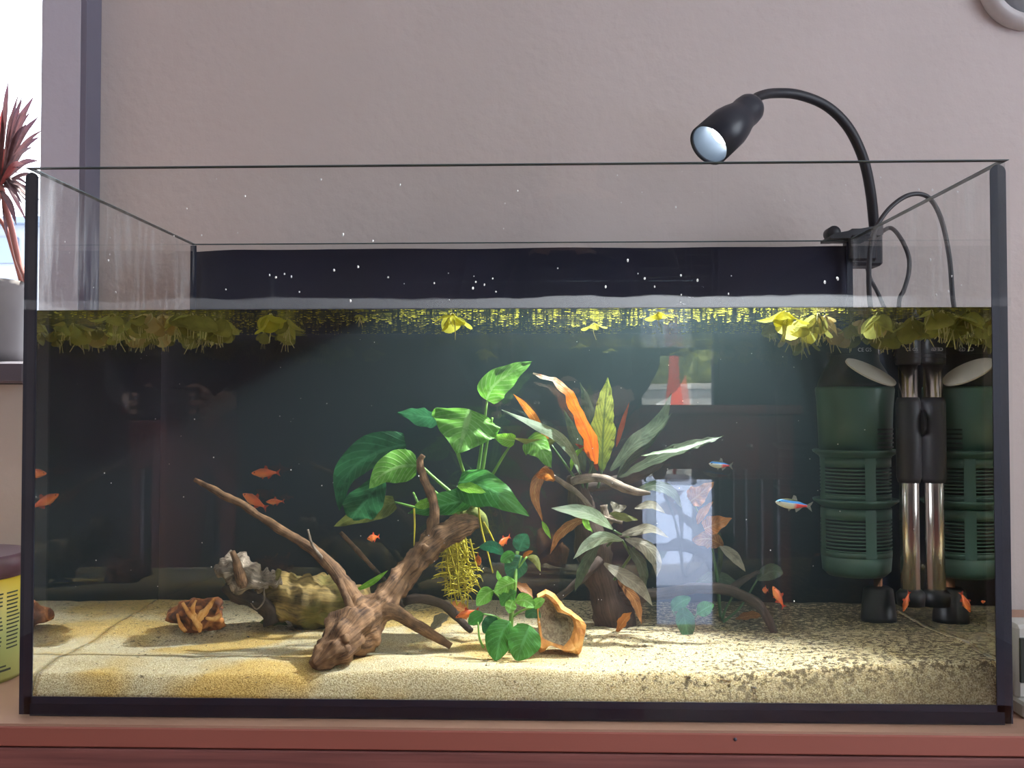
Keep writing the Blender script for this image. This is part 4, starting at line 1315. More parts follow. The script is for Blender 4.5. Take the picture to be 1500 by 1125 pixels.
def fish_parts(matb, mattail, matfin, deep=.15):
    """unit-length fish, nose towards -x"""
    prof = [(-.50, .004, .0), (-.47, .035, -.004), (-.42, .068, -.004), (-.33, .105, 0), (-.20, deep, 0), (-.05, deep * 1.0, 0), (.10, deep * .8, .004), (.22, deep * .52, .006), (.32, deep * .32, .006), (.38, deep * .28, .006)]
    n = 14
    v, f, uv = [], [], []
    for x, h, zc_ in prof:
        for k in range(n):
            a = 2 * PI * k / n
            v.append((x, math.cos(a) * h * .48, zc_ + math.sin(a) * h)); uv.append((x + .5, k / n))
    for i in range(len(prof) - 1):
        for k in range(n):
            k2 = (k + 1) % n
            f.append((i * n + k, i * n + k2, (i + 1) * n + k2, (i + 1) * n + k))
    f.append(tuple(range(n))[::-1]); f.append(tuple((len(prof) - 1) * n + k for k in range(n)))
    parts = [('body', v, f, uv, matb)]
    def fin(name, pts, mat):
        c = V((0, 0, 0))
        for p in pts: c += V(p)
        c /= len(pts)
        vv = [V(p) + V((0, .004, 0)) for p in pts] + [V(p) - V((0, .004, 0)) for p in pts]
        k = len(pts)
        ff = [list(range(k)), [k + i for i in range(k)][::-1]] + [(i, (i + 1) % k, k + (i + 1) % k, k + i) for i in range(k)]
        xs = [p[0] for p in pts]
        parts.append((name, vv, ff, [((p[0] - min(xs)) / (max(xs) - min(xs) + 1e-6), (p[2] + .2) / .4) for p in pts] * 2, mat))
    fin('tail_fin', [(.36, 0, .03), (.44, 0, .08), (.54, 0, .145), (.50, 0, .05), (.47, 0, .006), (.50, 0, -.04), (.54, 0, -.135), (.44, 0, -.07), (.36, 0, -.022)], mattail)
    fin('dorsal_fin', [(-.06, 0, deep * .93), (-.02, 0, deep + .11), (.05, 0, deep + .09), (.10, 0, deep * .78)], matfin)
    fin('anal_fin', [(.06, 0, -deep * .82), (.10, 0, -deep - .07), (.20, 0, -deep * .9), (.26, 0, -deep * .40)], matfin)
    fin('pelvic_fin', [(-.14, 0, -deep * .95), (-.10, 0, -deep - .07), (-.04, 0, -deep * .95)], matfin)
    for s in (-1, 1):
        vv, ff = blob((-.395, s * .030, .018), .026, 1, 0, 1, 10, 6, (1, .5, 1))
        parts.append(('eye', vv, ff, [(0, 0)] * len(vv), M_eye))
    return parts
FISH = {'neon': fish_parts(M_neon, M_fing, M_fing, .135), 'ember': fish_parts(M_ember, M_finr, M_finr, .165)}
FMESH = {}
def fish(kind, px, py, d, length_px, yaw, pitch, label, group):
    c = uw(px, py, d)
    t = thing('fish', c, label, 'fish', group)
    for i, (nm, vv, ff, uu, mt) in enumerate(FISH[kind]):
        if (kind, i) not in FMESH:
            o = mesh_obj(nm, vv, ff, mt, None, nm in ('body', 'eye'), uu)
            FMESH[(kind, i)] = o.data
            o.parent = t
        else:
            o = bpy.data.objects.new(nm, FMESH[(kind, i)])
            COL.objects.link(o); o.parent = t
    L = length_px * uw_scale(d)
    t.scale = (L, L, L)
    t.rotation_euler = (0, math.radians(pitch), math.radians(yaw))
    return t
GN, GE = 'small blue and red striped fish', 'small orange-red fish'
fish('neon', 1163, 739, .12, 54, 8, 8, 'silver fish with blue stripe and red tail beside the green filter', GN)
fish('neon', 1056, 681, .19, 40, 25, 6, 'dim blue and red fish above the withered brown leaves', GN)
fish('ember', 546, 788, .17, 30, 62, 0, 'round orange-red fish seen nearly head-on left of the driftwood trunk', GE)
fish('ember', 738, 793, .15, 32, 55, -20, 'orange fish hovering above the small bushy plant', GE)
fish('ember', 700, 821, .12, 42, 105, 0, 'orange fish facing the front pane beside the yellow roots', GE)
fish('ember', 388, 693, .31, 40, 10, 0, 'orange-red fish near the back above the long left branch', GE)
fish('ember', 372, 734, .31, 44, -15, 28, 'dim reddish fish near the back below another red fish', GE)
fish('ember', 402, 735, .315, 26, 20, 0, 'tiny dim reddish fish against the black background by the branch', GE)
fish('ember', 1141, 875, .16, 36, 20, 60, 'orange fish nosing upwards by the arching dark root', GE)
fish('ember', 1122, 865, .19, 26, 60, 10, 'small orange fish partly behind the arching dark root', GE)
fish('ember', 1329, 882, .17, 30, 30, -65, 'red fish standing steeply beside the foot of the heater', GE)
fish('ember', 1449, 885, .05, 22, 10, 20, 'red fish close to the right pane above the sand', GE)
fish('ember', 684, 900, .14, 36, 15, -15, 'pale orange fish resting among the litter under the yellow roots', GE)

# ================================================================== FILTER AND HEATER
M_green = mat_simple('filter_green', (0.050, 0.115, 0.085), 0.42, color2=(0.042, 0.10, 0.072), scale=20)
M_fdark = mat_simple('filter_dark', (0.008, 0.010, 0.013), 0.4, scale=30)
M_pale = mat_simple('pale_plastic', (0.62, 0.58, 0.50), 0.5, scale=20)
M_steel = mat_simple('steel', (0.62, 0.58, 0.54), 0.18, metal=1.0, scale=20)
M_ink = mat_simple('white_print', (0.55, 0.55, 0.58), 0.6, scale=30)
def mirror_depth(p0, p1):
    """depth at which a thing seen at column p0 has its mirror image in the right pane at column p1"""
    best = min((abs(uw(p0, 700, q / 1000).x + uw(p1, 700, q / 1000).x - 2 * IX), q / 1000) for q in range(60, 320))
    return best[1]
FD = mirror_depth(1254, 1413)
fc = uw(1254, 700, FD)
fs = uw_scale(FD)
FR = 49 * fs
def fz(py): return uw(1254, py, FD - FR).z
flt = thing('filter', (fc.x, FD, fz(850)), 'green slotted internal filter with black head in the right end', 'aquarium filter')
fx = fc.x
def ring(z0, z1, r0, r1=None, n=40, x=None):
    r1 = r0 if r1 is None else r1
    return lathe([(r0, z0), (r1, z1)], n, (x if x is not None else fx, FD, 0))
def cup(prof, n=44):
    return lathe(prof, n, (fx, FD, 0))
# upper green sleeve
MB().add(cup([(FR * 1.02, fz(672)), (FR * 1.07, fz(600)), (FR * 1.12, fz(570)), (FR * 1.10, fz(566)), (FR * .98, fz(568))])).build('sleeve', M_green, flt)
# black head, cut off obliquely
v, f = [], []
n = 40
levels = [(1.07, 572), (1.05, 560), (.92, 545), (.72, 528), (.66, 510), (.66, 486)]
for r, py in levels:
    for k in range(n):
        a = 2 * PI * k / n
        v.append((fx + FR * r * math.cos(a), FD + FR * r * math.sin(a), fz(py)))
for i in range(len(levels) - 1):
    for k in range(n):
        k2 = (k + 1) % n
        f.append((i * n + k, i * n + k2, (i + 1) * n + k2, (i + 1) * n + k))
f.append(tuple(range(n))[::-1]); f.append(tuple((len(levels) - 1) * n + k for k in range(n)))
hd = mesh_obj('filter_head', v, f, M_fdark, flt)
for k, py in enumerate((494, 500, 518, 524)):
    MB().add(lathe([(FR * .665, fz(py) - .0006), (FR * .70, fz(py) - .0004), (FR * .70, fz(py) + .0004), (FR * .665, fz(py) + .0006)], 36, (fx, FD, 0), None, False, False)).build('rib', M_fdark, hd)
# pale oval plate on the shoulder of the head
pc_ = uw(1276, 546, FD - FR * 1.02)
nrm = V((.34, -.58, .74)).normalized()
tx = (uw(1309, 563, FD - FR * .75) - uw(1242, 529, FD - FR * .75)); tx = (tx - nrm * tx.dot(nrm)).normalized()
ty = nrm.cross(tx)
v = [pc_ + tx * (38 * fs * math.cos(a)) + ty * (18 * fs * math.sin(a)) + nrm * h for h in (0, .0018) for a in [2 * PI * k / 32 for k in range(32)]]
f = [tuple(range(32))[::-1], tuple(32 + k for k in range(32))] + [(k, (k + 1) % 32, 32 + (k + 1) % 32, 32 + k) for k in range(32)]
po = mesh_obj('oval_plate', v, f, M_pale, hd, False)
po['label'] = 'pale oval plate'
# slotted baskets: dark core, green bars between ribs, flanges
def basket(pt, pb, slots):
    zt, zb = fz(pt), fz(pb)
    o = MB().add(cup([(FR * .93, zb), (FR * .93, zt)])).build('basket_core', M_fdark, flt)
    ms = []
    bars = MB()
    def band(p0, p1, r=1.0):
        bars.add(lathe([(FR * .94, fz(p1)), (FR * r, fz(p1)), (FR * r, fz(p0)), (FR * .94, fz(p0))], 44, (fx, FD, 0), None, False, False))
    s0, s1, cnt = slots
    band(pt, s0); band(s1, pb)
    pitch_ = (s1 - s0) / cnt
    for k in range(cnt):
        band(s0 + pitch_ * (k + .55), s0 + pitch_ * (k + 1))
    # upright ribs
    for a0 in [-1.40, .17, 1.74, 3.31]:
        a0 += -PI / 2
        for a1 in (a0,):
            vv = []
            for z in (zb, zt):
                for q in (-.16, -.08, 0, .08, .16):
                    vv.append((fx + FR * 1.006 * math.cos(a1 + q), FD + FR * 1.006 * math.sin(a1 + q), z))
            bars.add((vv, [(i, i + 1, i + 6, i + 5) for i in range(4)]))
    bo = bars.build('slotted_basket', M_green, flt)
    return bo
basket(672, 735, (686, 728, 8))
basket(748, 820, (764, 812, 9))
b1 = MB().add(cup([(FR * .93, fz(600)), (FR * .93, fz(672))])).build('basket_core', M_fdark, flt)
g = MB()
for k in range(6):
    p0 = 628 + k * 6.6
    a = [i for i in range(8)]
    vv = []
    for z in (fz(p0 + 2.6), fz(p0)):
        for q in a:
            an = -PI / 2 + .35 + q * .12
            vv.append((fx + FR * 1.075 * math.cos(an), FD + FR * 1.075 * math.sin(an), z))
    g.add((vv, [(i, i + 1, i + 9, i + 8) for i in range(7)]))
g.build('slot_row', M_fdark, flt)
for py in (664, 738):
    MB().add(lathe([(FR * .95, fz(py + 9)), (FR * 1.06, fz(py + 5)), (FR * 1.20, fz(py)), (FR * 1.22, fz(py - 3)), (FR * 1.18, fz(py - 4)), (FR * .95, fz(py - 3))], 44, (fx, FD, 0), None, False, False)).build('flange', M_green, flt)
MB().add(cup([(FR * .80, fz(850)), (FR * .96, fz(842)), (FR * 1.0, fz(818)), (FR * .94, fz(818))])).build('foot_cup', M_green, flt)
# the stand under the filter
zs = sand_h(fx + .02, FD)
MB().add(lathe([(.0042, zs - .004), (.0042, fz(846))], 20, (fx + .018, FD - .01, 0))).build('suction_pipe', mat_simple('copper', (0.62, 0.30, 0.16), .25, metal=.9, scale=20), flt)
MB().add(lathe([(.017, zs - .003), (.017, zs + .004), (.014, fz(868)), (.010, fz(864))], 24, (fx + .018, FD - .01, 0))).build('foot', M_fdark, flt)

HD = mirror_depth(1333, 1370)
hc = uw(1333, 700, HD)
hs = uw_scale(HD)
HR = 13.5 * hs
def hz(py): return uw(1333, py, HD - HR).z
htr = thing('heater', (hc.x, HD, hz(872)), 'slim steel rod heater with black cap standing beside the filter', 'aquarium heater')
MB().add(lathe([(HR * .6, hz(876)), (HR, hz(868)), (HR, hz(532))], 32, (hc.x, HD, 0))).build('heater_tube', M_steel, htr)
ho_ = MB().add(lathe([(HR * 1.25, hz(534)), (HR * 1.32, hz(530)), (HR * 1.32, hz(490)), (HR * 1.0, hz(470)), (HR * .5, hz(462))], 32, (hc.x, HD, 0))).build('heater_cap', M_fdark, htr)
for py in (498, 518, 524):
    MB().add(lathe([(HR * 1.33, hz(py) - .0006), (HR * 1.38, hz(py)), (HR * 1.33, hz(py) + .0006)], 32, (hc.x, HD, 0), None, False, False)).build('rib', M_fdark, ho_)
M_grip = mat_simple('suction_grip', (0.035, 0.035, 0.045), 0.45, scale=30)
mb = MB()
mb.add(lathe([(HR * 1.1, hz(708)), (HR * 1.28, hz(700)), (HR * 1.28, hz(590)), (HR * 1.1, hz(582))], 28, (hc.x, HD, 0), None, True, True))
mb.build('grip', M_grip, htr)
MB().add(lathe([(.004, -.003), (.006, -.0018), (.012, -.0008), (.0135, -.0002)], 24, (IX - .0004, HD - .002, hz(620)), (1, 0, 0))).build('suction_cup', M_grip, htr)
MB().add(lathe([(HR * 1.4, hz(890)), (HR * 1.5, hz(872)), (HR * 1.1, hz(866))], 24, (hc.x, HD, 0))).build('heater_foot', M_fdark, htr)

def text_on(txt, size, origin, xdir, parent, name='lettering'):
    cu = bpy.data.curves.new(name, 'FONT')
    cu.body = txt; cu.size = size; cu.align_x = 'CENTER'; cu.extrude = .00008
    to = bpy.data.objects.new(name, cu)
    COL.objects.link(to)
    xd = V(xdir).normalized(); zd = V((0, 0, 1)); nd_ = xd.cross(zd)
    mw = Matrix(((xd.x, zd.x, nd_.x, 0), (xd.y, zd.y, nd_.y, 0), (xd.z, zd.z, nd_.z, 0), (0, 0, 0, 1)))
    dg = bpy.context.evaluated_depsgraph_get()
    me = bpy.data.meshes.new_from_object(to.evaluated_get(dg))
    COL.objects.unlink(to); bpy.data.objects.remove(to)
    me.transform(mw)
    off = V(origin); q = parent
    while q is not None:
        off = off - q.location; q = q.parent
    me.transform(Matrix.Translation(off))
    me.materials.clear(); me.materials.append(M_ink)
    o = bpy.data.objects.new(name, me)
    COL.objects.link(o); o.parent = parent
    return o
text_on('CE GS', .0052, (fx + .004, FD - FR * .67 - .0009, fz(514)), (1, 0.12, 0), hd)
text_on('CE GS', .0042, (hc.x, HD - HR * 1.33 - .0007, hz(514)), (1, 0, 0), ho_)

# ================================================================== FLOATING PLANTS
def mat_float(name, c_a, c_b, tint):
    m, nt, out = new_mat(name)
    tc = nd(nt, 'ShaderNodeTexCoord')
    oi = nd(nt, 'ShaderNodeObjectInfo')
    n1 = nd(nt, 'ShaderNodeTexNoise', i_Scale=90.0, i_Detail=3.0)
    nt.links.new(tc.outputs['Object'], n1.inputs['Vector'])
    ad = nd(nt, 'ShaderNodeMath', operation='MULTIPLY_ADD', i_1=.6, i_2=-.3)
    nt.links.new(oi.outputs['Random'], ad.inputs[0])
    a2 = nd(nt, 'ShaderNodeMath', operation='ADD')
    nt.links.new(ad.outputs[0], a2.inputs[0]); nt.links.new(n1.outputs[0], a2.inputs[1])
    r = ramp(nt, [(0.25, c_a), (0.75, c_b)])
    nt.links.new(a2.outputs[0], r.inputs[0])
    d = nd(nt, 'ShaderNodeBsdfDiffuse'); t = nd(nt, 'ShaderNodeBsdfTranslucent')
    nt.links.new(r.outputs[0], d.inputs[0]); nt.links.new(r.outputs[0], t.inputs[0])
    ms = nd(nt, 'ShaderNodeMixShader', i_0=.6)
    nt.links.new(d.outputs[0], ms.inputs[1]); nt.links.new(t.outputs[0], ms.inputs[2])
    tr = nd(nt, 'ShaderNodeBsdfTransparent'); tr.inputs[0].default_value = c4(tint)
    m2 = nd(nt, 'ShaderNodeMixShader', i_0=.25)
    nt.links.new(ms.outputs[0], m2.inputs[1]); nt.links.new(tr.outputs[0], m2.inputs[2])
    nt.links.new(m2.outputs[0], out.inputs[0])
    return m
M_float = mat_float('floating_leaf', (0.16, 0.17, 0.045), (0.34, 0.35, 0.09), (1.0, 0.85, 0.35))
M_floaty = mat_float('floating_leaf_yellow', (0.30, 0.31, 0.04), (0.46, 0.45, 0.06), (1.0, 0.85, 0.3))
M_floatb = mat_float('floating_leaf_pale', (0.40, 0.32, 0.12), (0.60, 0.50, 0.22), (1.0, 0.8, 0.4))
M_froot = mat_simple('floating_root', (0.42, 0.40, 0.16), 0.7, scale=50)

def float_variant(seed, mat):
    rnd = random.Random(seed)
    parts = []
    nl = rnd.randint(3, 5)
    for i in range(nl):
        a = 2 * PI * i / nl + rnd.uniform(-.4, .4)
        tilt = rnd.uniform(.25, 1.35)
        rl = rnd.uniform(.0065, .0105)
        d = V((math.cos(a) * math.cos(tilt), math.sin(a) * math.cos(tilt), -math.sin(tilt)))
        s = V((-math.sin(a), math.cos(a), 0)); nn = d.cross(s)
        v, f, uv = [V((0, 0, -.001))], [], [(0, .5)]
        c = d * (rl * 1.25) + V((0, 0, -.0015))
        v.append(c); uv.append((.5, .5))
        for ringi in (.55, 1.0):
            for k in range(14):
                an = 2 * PI * k / 14
                rr = rl * ringi * (1 + .06 * math.sin(3 * an + seed))
                v.append(c + d * (-math.cos(an) * rr) + s * (math.sin(an) * rr) + nn * (.0012 * ringi * math.sin(2 * an + i)) )
                uv.append((.5 - math.cos(an) * .5 * ringi, .5 + math.sin(an) * .5 * ringi))
        for k in range(14):
            k2 = (k + 1) % 14
            f.append((1, 2 + k, 2 + k2)); f.append((2 + k, 16 + k, 16 + k2, 2 + k2))
        tb = tube([(0, 0, -.001, .0007), (*(c - d * rl * .95), .0007)], 5, 2)
        m = MB().add((v, f, uv)).add(tb)
        parts.append(('leaf', m, mat))
    m = MB()
    for i in range(rnd.randint(3, 6)):
        x, y = rnd.uniform(-.003, .003), rnd.uniform(-.003, .003)
        ln = rnd.uniform(.008, .024)
        m.add(tube([(x * .3, y * .3, -.001, .0005), (x, y, -ln * .5, .0005), (x + rnd.uniform(-.005, .005), y + rnd.uniform(-.004, .004), -ln, .0003)], 4, 3))
    parts.append(('root', m, M_froot))
    return parts
VAR = []
for sdv, mt in ((1, M_float), (2, M_float), (3, M_float), (4, M_floatb), (5, M_floaty), (6, M_float), (7, M_floaty)):
    VAR.append([(nm, m, mt2, None) for nm, m, mt2 in float_variant(sdv, mt)])
VM = {}
def float_plant(x, y, k, rz, sc, label, group, z=None):
    t = thing('floating_plant', (x, y, (WATER - .0008) if z is None else z), label, 'floating plant', group)
    for i, (nm, m, mt, _) in enumerate(VAR[k]):
        if (k, i) not in VM:
            o = m.build(nm, mt, None, True)
            VM[(k, i)] = o.data; o.parent = t
        else:
            o = bpy.data.objects.new(nm, VM[(k, i)]); COL.objects.link(o); o.parent = t
    t.rotation_euler = (0, 0, rz)
    t.scale = (sc, sc, sc)
    return t
random.seed(77)
def surf(px, y):
    return uw(px, 470, y).x
GR, GLF = 'floating plants crowded at the right end', 'floating plants crowded at the left end'
WORD = {3: 'three', 4: 'four', 5: 'five'}
def float_label(k, sc, where):
    nl = sum(1 for q in VAR[k] if q[0] == 'leaf')
    tone = 'pale straw' if k == 3 else 'olive'
    size = 'small' if sc < .9 else ('large' if sc > 1.15 else 'middling')
    return f'{size} {tone} floating plant with {WORD[nl]} round leaves {where}'
for i in range(46):
    y = .014 + .30 * random.random() ** 1.5
    px = random.uniform(1140, 1448) if y < .12 else random.uniform(1130, 1330)
    x = min(IX - .020, max(surf(1125, y), surf(px, y)))
    k, sc_ = random.choice((0, 1, 2, 3, 5, 5)), random.uniform(.8, 1.35)
    where = 'above the filter' if x < fx + .03 and y > .12 else ('along the right pane' if x > .34 else 'in the mat near the heater')
    float_plant(x, y, k, random.uniform(0, 6.28), sc_, float_label(k, sc_, where), GR)
for i in range(44):
    y = .02 + .29 * random.random() ** 1.3
    px = random.uniform(70, 330) if random.random() < .75 else random.uniform(300, 430)
    x = max(-IX + .020, surf(px, y))
    k, sc_ = random.choice((0, 1, 2, 5, 5, 3)), random.uniform(.75, 1.25)
    where = 'along the left pane' if x < -.33 else ('near the back of the left mat' if y > .17 else 'in the mat at the window end')
    float_plant(x, y, k, random.uniform(0, 6.28), sc_, float_label(k, sc_, where), GLF)
float_plant(surf(662, .03), .03, 4, .3, 1.0, 'bright yellow floating plant drifting alone above the driftwood', 'lone floating plants')
float_plant(surf(395, .03), .03, 4, 2.1, 1.1, 'yellowish floating plant with big leaves at the edge of the left mat', 'lone floating plants')
float_plant(surf(1150, .022), .022, 6, 1.2, 1.15, 'yellow floating plant at the near edge of the right mat', 'lone floating plants')
float_plant(surf(526, .05), .05, 1, .9, .5, 'small dark floating plant alone between left mat and driftwood', 'lone floating plants')
float_plant(surf(965, .03), .03, 6, 4.0, .7, 'small yellow floating plant drifting below the lamp head', 'lone floating plants')
float_plant(surf(870, .16), .16, 6, 4.4, .7, 'small yellow-green floating plant adrift above the orange leaf', 'lone floating plants')

# leaf crumbs and duckweed, added to give the surface its lit speckle
mb = MB()
for i in range(2600):
    x = random.uniform(-IX + .004, IX - .004)
    y = random.uniform(IY0 + .002, IY1 - .004)
    dens = .30 + .7 * max(0, N.noise(V((x * 9, y * 12, 5))) + .35)
    if random.random() > dens: continue
    r = random.choice((.0008, .0012, .0016, .002)) * random.uniform(.7, 1.2)
    z = WATER - .0004 - random.random() * .0006
    a0 = random.uniform(0, 6)
    vv = [(x + r * math.cos(a0 + k * PI / 3) * random.uniform(.7, 1.1), y + r * .8 * math.sin(a0 + k * PI / 3), z - (.0004 if k % 2 else 0)) for k in range(6)]
    mb.add((vv + [(x, y, z - .0006)], [(k, (k + 1) % 6, 6) for k in range(6)]))
dk = mb.build('duckweed', M_floaty, None, False)
tag(dk, 'yellow-green duckweed crumbs added as bright speckle on the water surface', 'duckweed', kind='stuff')

# specks drifting in the water
random.seed(9)
mb = MB()
for i in range(90):
    c = V((random.uniform(-.36, .36), random.uniform(.02, .3), random.uniform(.07, .325)))
    mb.add(blob(c, random.uniform(.0002, .0006), i, .3, 2, 5, 4))
sp_ = mb.build('water_specks', M_white, None, False)
tag(sp_, 'tiny pale specks adrift in the water', 'specks', kind='stuff')
# dried droplets on the inside of the front pane above the water line
random.seed(19)
mb = MB()
for i in range(70):
    px, py = random.uniform(70, 1440), random.uniform(248, 446)
    if random.random() < .5: py = random.uniform(400, 446)
    p = air(px, py, GL)
    mb.add(blob((p.x, GL + .0003, p.z), random.choice((.0004, .0006, .0008)), i, .3, 2, 8, 6, (1, .35, random.uniform(1, 1.8))))
mb2 = mb.build('dried_droplets', M_white, tank, True)
mb2['kind'] = 'stuff'

# ================================================================== AROUND THE TANK
# pot and spiky plant on the window sill
M_pot = mat_simple('pot', (0.15, 0.14, 0.13), 0.6, scale=20)
M_soil = mat_simple('soil', (0.05, 0.035, 0.025), 0.95, scale=120, bump=.5)
PY = WALL_Y + .03
pxr = air(40, 450, PY).x
PR = .085
pcx = pxr - PR
pz1 = air(14, 400, PY - PR).z
pot = thing('plant_pot', (pcx, PY, ZS), 'grey round plant pot on the dark window sill', 'plant pot')
MB().add(lathe([(PR * .86, ZS), (PR * .92, ZS + .02), (PR, pz1 - .012), (PR, pz1), (PR * .93, pz1), (PR * .92, pz1 - .012)], 48, (pcx, PY, 0), None, True, True)).build('pot_body', M_pot, pot)
MB().add(lathe([(PR * .915, pz1 - .0118), (PR * .5, pz1 - .008), (.002, pz1 - .007)], 32, (pcx, PY, 0))).build('soil', M_soil, pot)
defleaf('dracaena', (0.10, 0.055, 0.05), (0.06, 0.035, 0.06), mid=(0.09, 0.05, 0.06), vein=(0.15, 0.06, 0.06), trans=.3)
defleaf('dracaena_red', (0.28, 0.06, 0.055), (0.20, 0.05, 0.055), vein=(0.3, 0.08, 0.07), trans=.3)
dr = thing('dracaena', (pcx, PY, pz1 - .01), 'spiky red-edged dracaena growing in the grey pot before the window', 'house plant')
M_cane = mat_simple('cane', (0.42, 0.17, 0.14), 0.7, scale=60)
crown = air(2, 268, PY)
stem(dr, [(40, 412, PY - .01), (27, 380, PY), (17, 335, PY), (8, 300, PY), (2, 272, PY)], .0045, .0035, M_cane, air, 'cane')
stem(dr, [(32, 412, PY + .02), (20, 370, PY + .02), (6, 330, PY + .02), (-20, 300, PY + .02)], .004, .003, M_cane, air, 'cane')
random.seed(31)
tips = [(12, 118), (50, 140), (57, 170), (30, 160), (-6, 130), (-30, 150), (-55, 190), (58, 200), (57, 235), (-60, 240), (25, 150), (3, 160), (40, 180), (62, 262), (30, 300), (24, 330), (-40, 310), (-20, 120), (48, 215), (20, 200), (-70, 215), (35, 240), (55, 290), (10, 350), (-15, 350)]
for i, (tx_, ty_) in enumerate(tips):
    dd = random.uniform(-.05, .06)
    mx_, my_ = 2 + (tx_ - 2) * .55, 268 + (ty_ - 268) * .62 - 8
    leaf(dr, [(2 + random.uniform(-4, 4), 268 + random.uniform(-8, 8), PY), (mx_, my_, PY + dd * .5), (tx_, ty_, PY + dd)], 9, 'dracaena_red' if i in (3, 11, 21) else 'dracaena', random.uniform(0, 50), 'lance', .03, .2, air, 'leaf', n=12, mm=4, scale=air_scale)
for i in range(20):
    tx_, ty_ = random.uniform(28, 66), random.uniform(135, 330)
    dd = random.uniform(-.05, .06)
    leaf(dr, [(4 + random.uniform(-4, 6), 262 + random.uniform(-14, 14), PY), (2 + (tx_ - 2) * .55, 266 + (ty_ - 266) * .6 - 9, PY + dd * .5), (tx_, ty_, PY + dd)], 6, 'dracaena', random.uniform(0, 50), 'lance', .03, .2, air, 'leaf', n=10, mm=4, scale=air_scale)
# house across the street, low behind the window
M_far = mat_simple('far_wall', (0.20, 0.22, 0.27), 0.8, scale=2)
M_fars = mat_simple('far_glass', (0.10, 0.13, 0.19), 0.3, scale=2)
h0, h1 = air(-260, 400, 6.0), air(50, 330, 6.0)
hs_ = thing('house', ((h0.x + h1.x) / 2, 6.2, FLOOR_Z - 2), 'pale house across the street seen low through the window', 'house')
MB().add(box(h0.x, h1.x, 6.0, 7.5, FLOOR_Z - 2, h1.z)).build('facade', M_far, hs_, False)
for i in range(6):
    for j in range(3):
        x_ = h1.x - .12 - i * .30; z_ = h1.z - .10 - j * .34
        MB().add(box(x_ - .2, x_, 5.97, 5.995, z_ - .2, z_)).build('window_pane', M_fars, hs_, False)
MB().add(box(h0.x - .1, h1.x + .1, 5.9, 7.6, h1.z, h1.z + .05)).build('roof', M_fars, hs_, False)

# food tin at the left end
M_lid = mat_simple('tin_lid', (0.10, 0.045, 0.06), 0.35, scale=20)
def mat_label():
    m, nt, out = new_mat('tin_label')
    tc = nd(nt, 'ShaderNodeUVMap')
    sep = nd(nt, 'ShaderNodeSeparateXYZ'); nt.links.new(tc.outputs[0], sep.inputs[0])
    r = ramp(nt, [(0.0, (0.30, 0.32, 0.07)), (0.35, (0.38, 0.40, 0.12)), (0.72, (0.42, 0.44, 0.16)), (0.95, (0.60, 0.44, 0.05)), (1.0, (0.62, 0.42, 0.03))])
    nt.links.new(sep.outputs[1], r.inputs[0])
    b = nd(nt, 'ShaderNodeBsdfPrincipled', i_Roughness=0.4)
    nt.links.new(r.outputs[0], b.inputs['Base Color'])
    nt.links.new(b.outputs[0], out.inputs[0])
    return m
TY = .105
TR = .052
tcx = air(27, 950, TY).x - TR
tz1, tzl = air(10, 819, TY - TR * .6).z, air(10, 853, TY - TR * .6).z
tin = thing('food_tin', (tcx, TY, 0), 'yellow-labelled food tin with dark purple lid at the left of the tank', 'tin')
MB().add(lathe([(TR * .97, .0004), (TR, .004), (TR, tzl)], 48, (tcx, TY, 0))).build('label_wrap', mat_label(), tin)
MB().add(lathe([(TR * .98, tzl), (TR * 1.03, tzl + .001), (TR * 1.03, tz1 - .003), (TR * .98, tz1), (TR * .9, tz1 - .001)], 48, (tcx, TY, 0))).build('lid', M_lid, tin)
mb = MB()
M_print = mat_simple('dark_print', (0.05, 0.06, 0.04), 0.6, scale=30)
random.seed(4)
def arcbox(a0, a1, z0, z1, r):
    v = []
    k = 5
    for z in (z0, z1):
        for i in range(k):
            a = a0 + (a1 - a0) * i / (k - 1)
            v.append((tcx + r * math.cos(a), TY + r * math.sin(a), z))
    return v, [(i, i + 1, i + 1 + k, i + k) for i in range(k - 1)]
for col in ((-.30, .02), (-.75, -.36), (-1.3, -.82), (-1.9, -1.38)):
    for k in range(15):
        z = tzl - .014 - k * .0036
        mb.add(arcbox(col[0], col[0] + (col[1] - col[0]) * random.uniform(.75, 1), z, z + .0014, TR + .0002))
mb.add(arcbox(-.95, -.62, .024, .029, TR + .0002))
for col in ((-.75, -.2), (-1.4, -.85)):
    mb.add(arcbox(col[0], col[1], .0105, .0125, TR + .0002))
    mb.add(arcbox(col[0], col[1] - .1, .0145, .016, TR + .0002))
pr_ = mb.build('print', M_print, tin, True)
pr_['kind'] = 'stuff'

# grey meter with dark screen at the right end
M_dev = mat_simple('meter_shell', (0.55, 0.54, 0.50), 0.5, scale=20)
M_scr = mat_simple('meter_screen', (0.05, 0.062, 0.055), 0.25, scale=20)
DVY = .03
dx0 = air(1488, 980, DVY).x
dv = thing('meter', (dx0 + .06, DVY + .02, 0), 'small grey desktop meter with dark screen at the right of the tank', 'meter')
dz1 = air(1493, 916, DVY).z
MB().add(bevel_box(dx0 + .0005, dx0 + .12, DVY, DVY + .03, .012, dz1, .003)).build('shell', M_dev, dv, False)
MB().add(bevel_box(dx0 - .0006, dx0 + .125, DVY - .012, DVY + .04, .0005, .013, .002)).build('base', M_dev, dv, False)
so_ = MB().add(bevel_box(air(1493.5, 980, DVY).x, dx0 + .112, DVY - .0015, DVY + .001, air(1493, 1000, DVY).z, air(1493, 934, DVY).z, .0006)).build('screen', M_scr, dv, False)
mb = MB().add(box(dx0 + .004, dx0 + .02, DVY - .0124, DVY - .0118, .005, .0065))
mb.build('button', M_scr, dv, False)

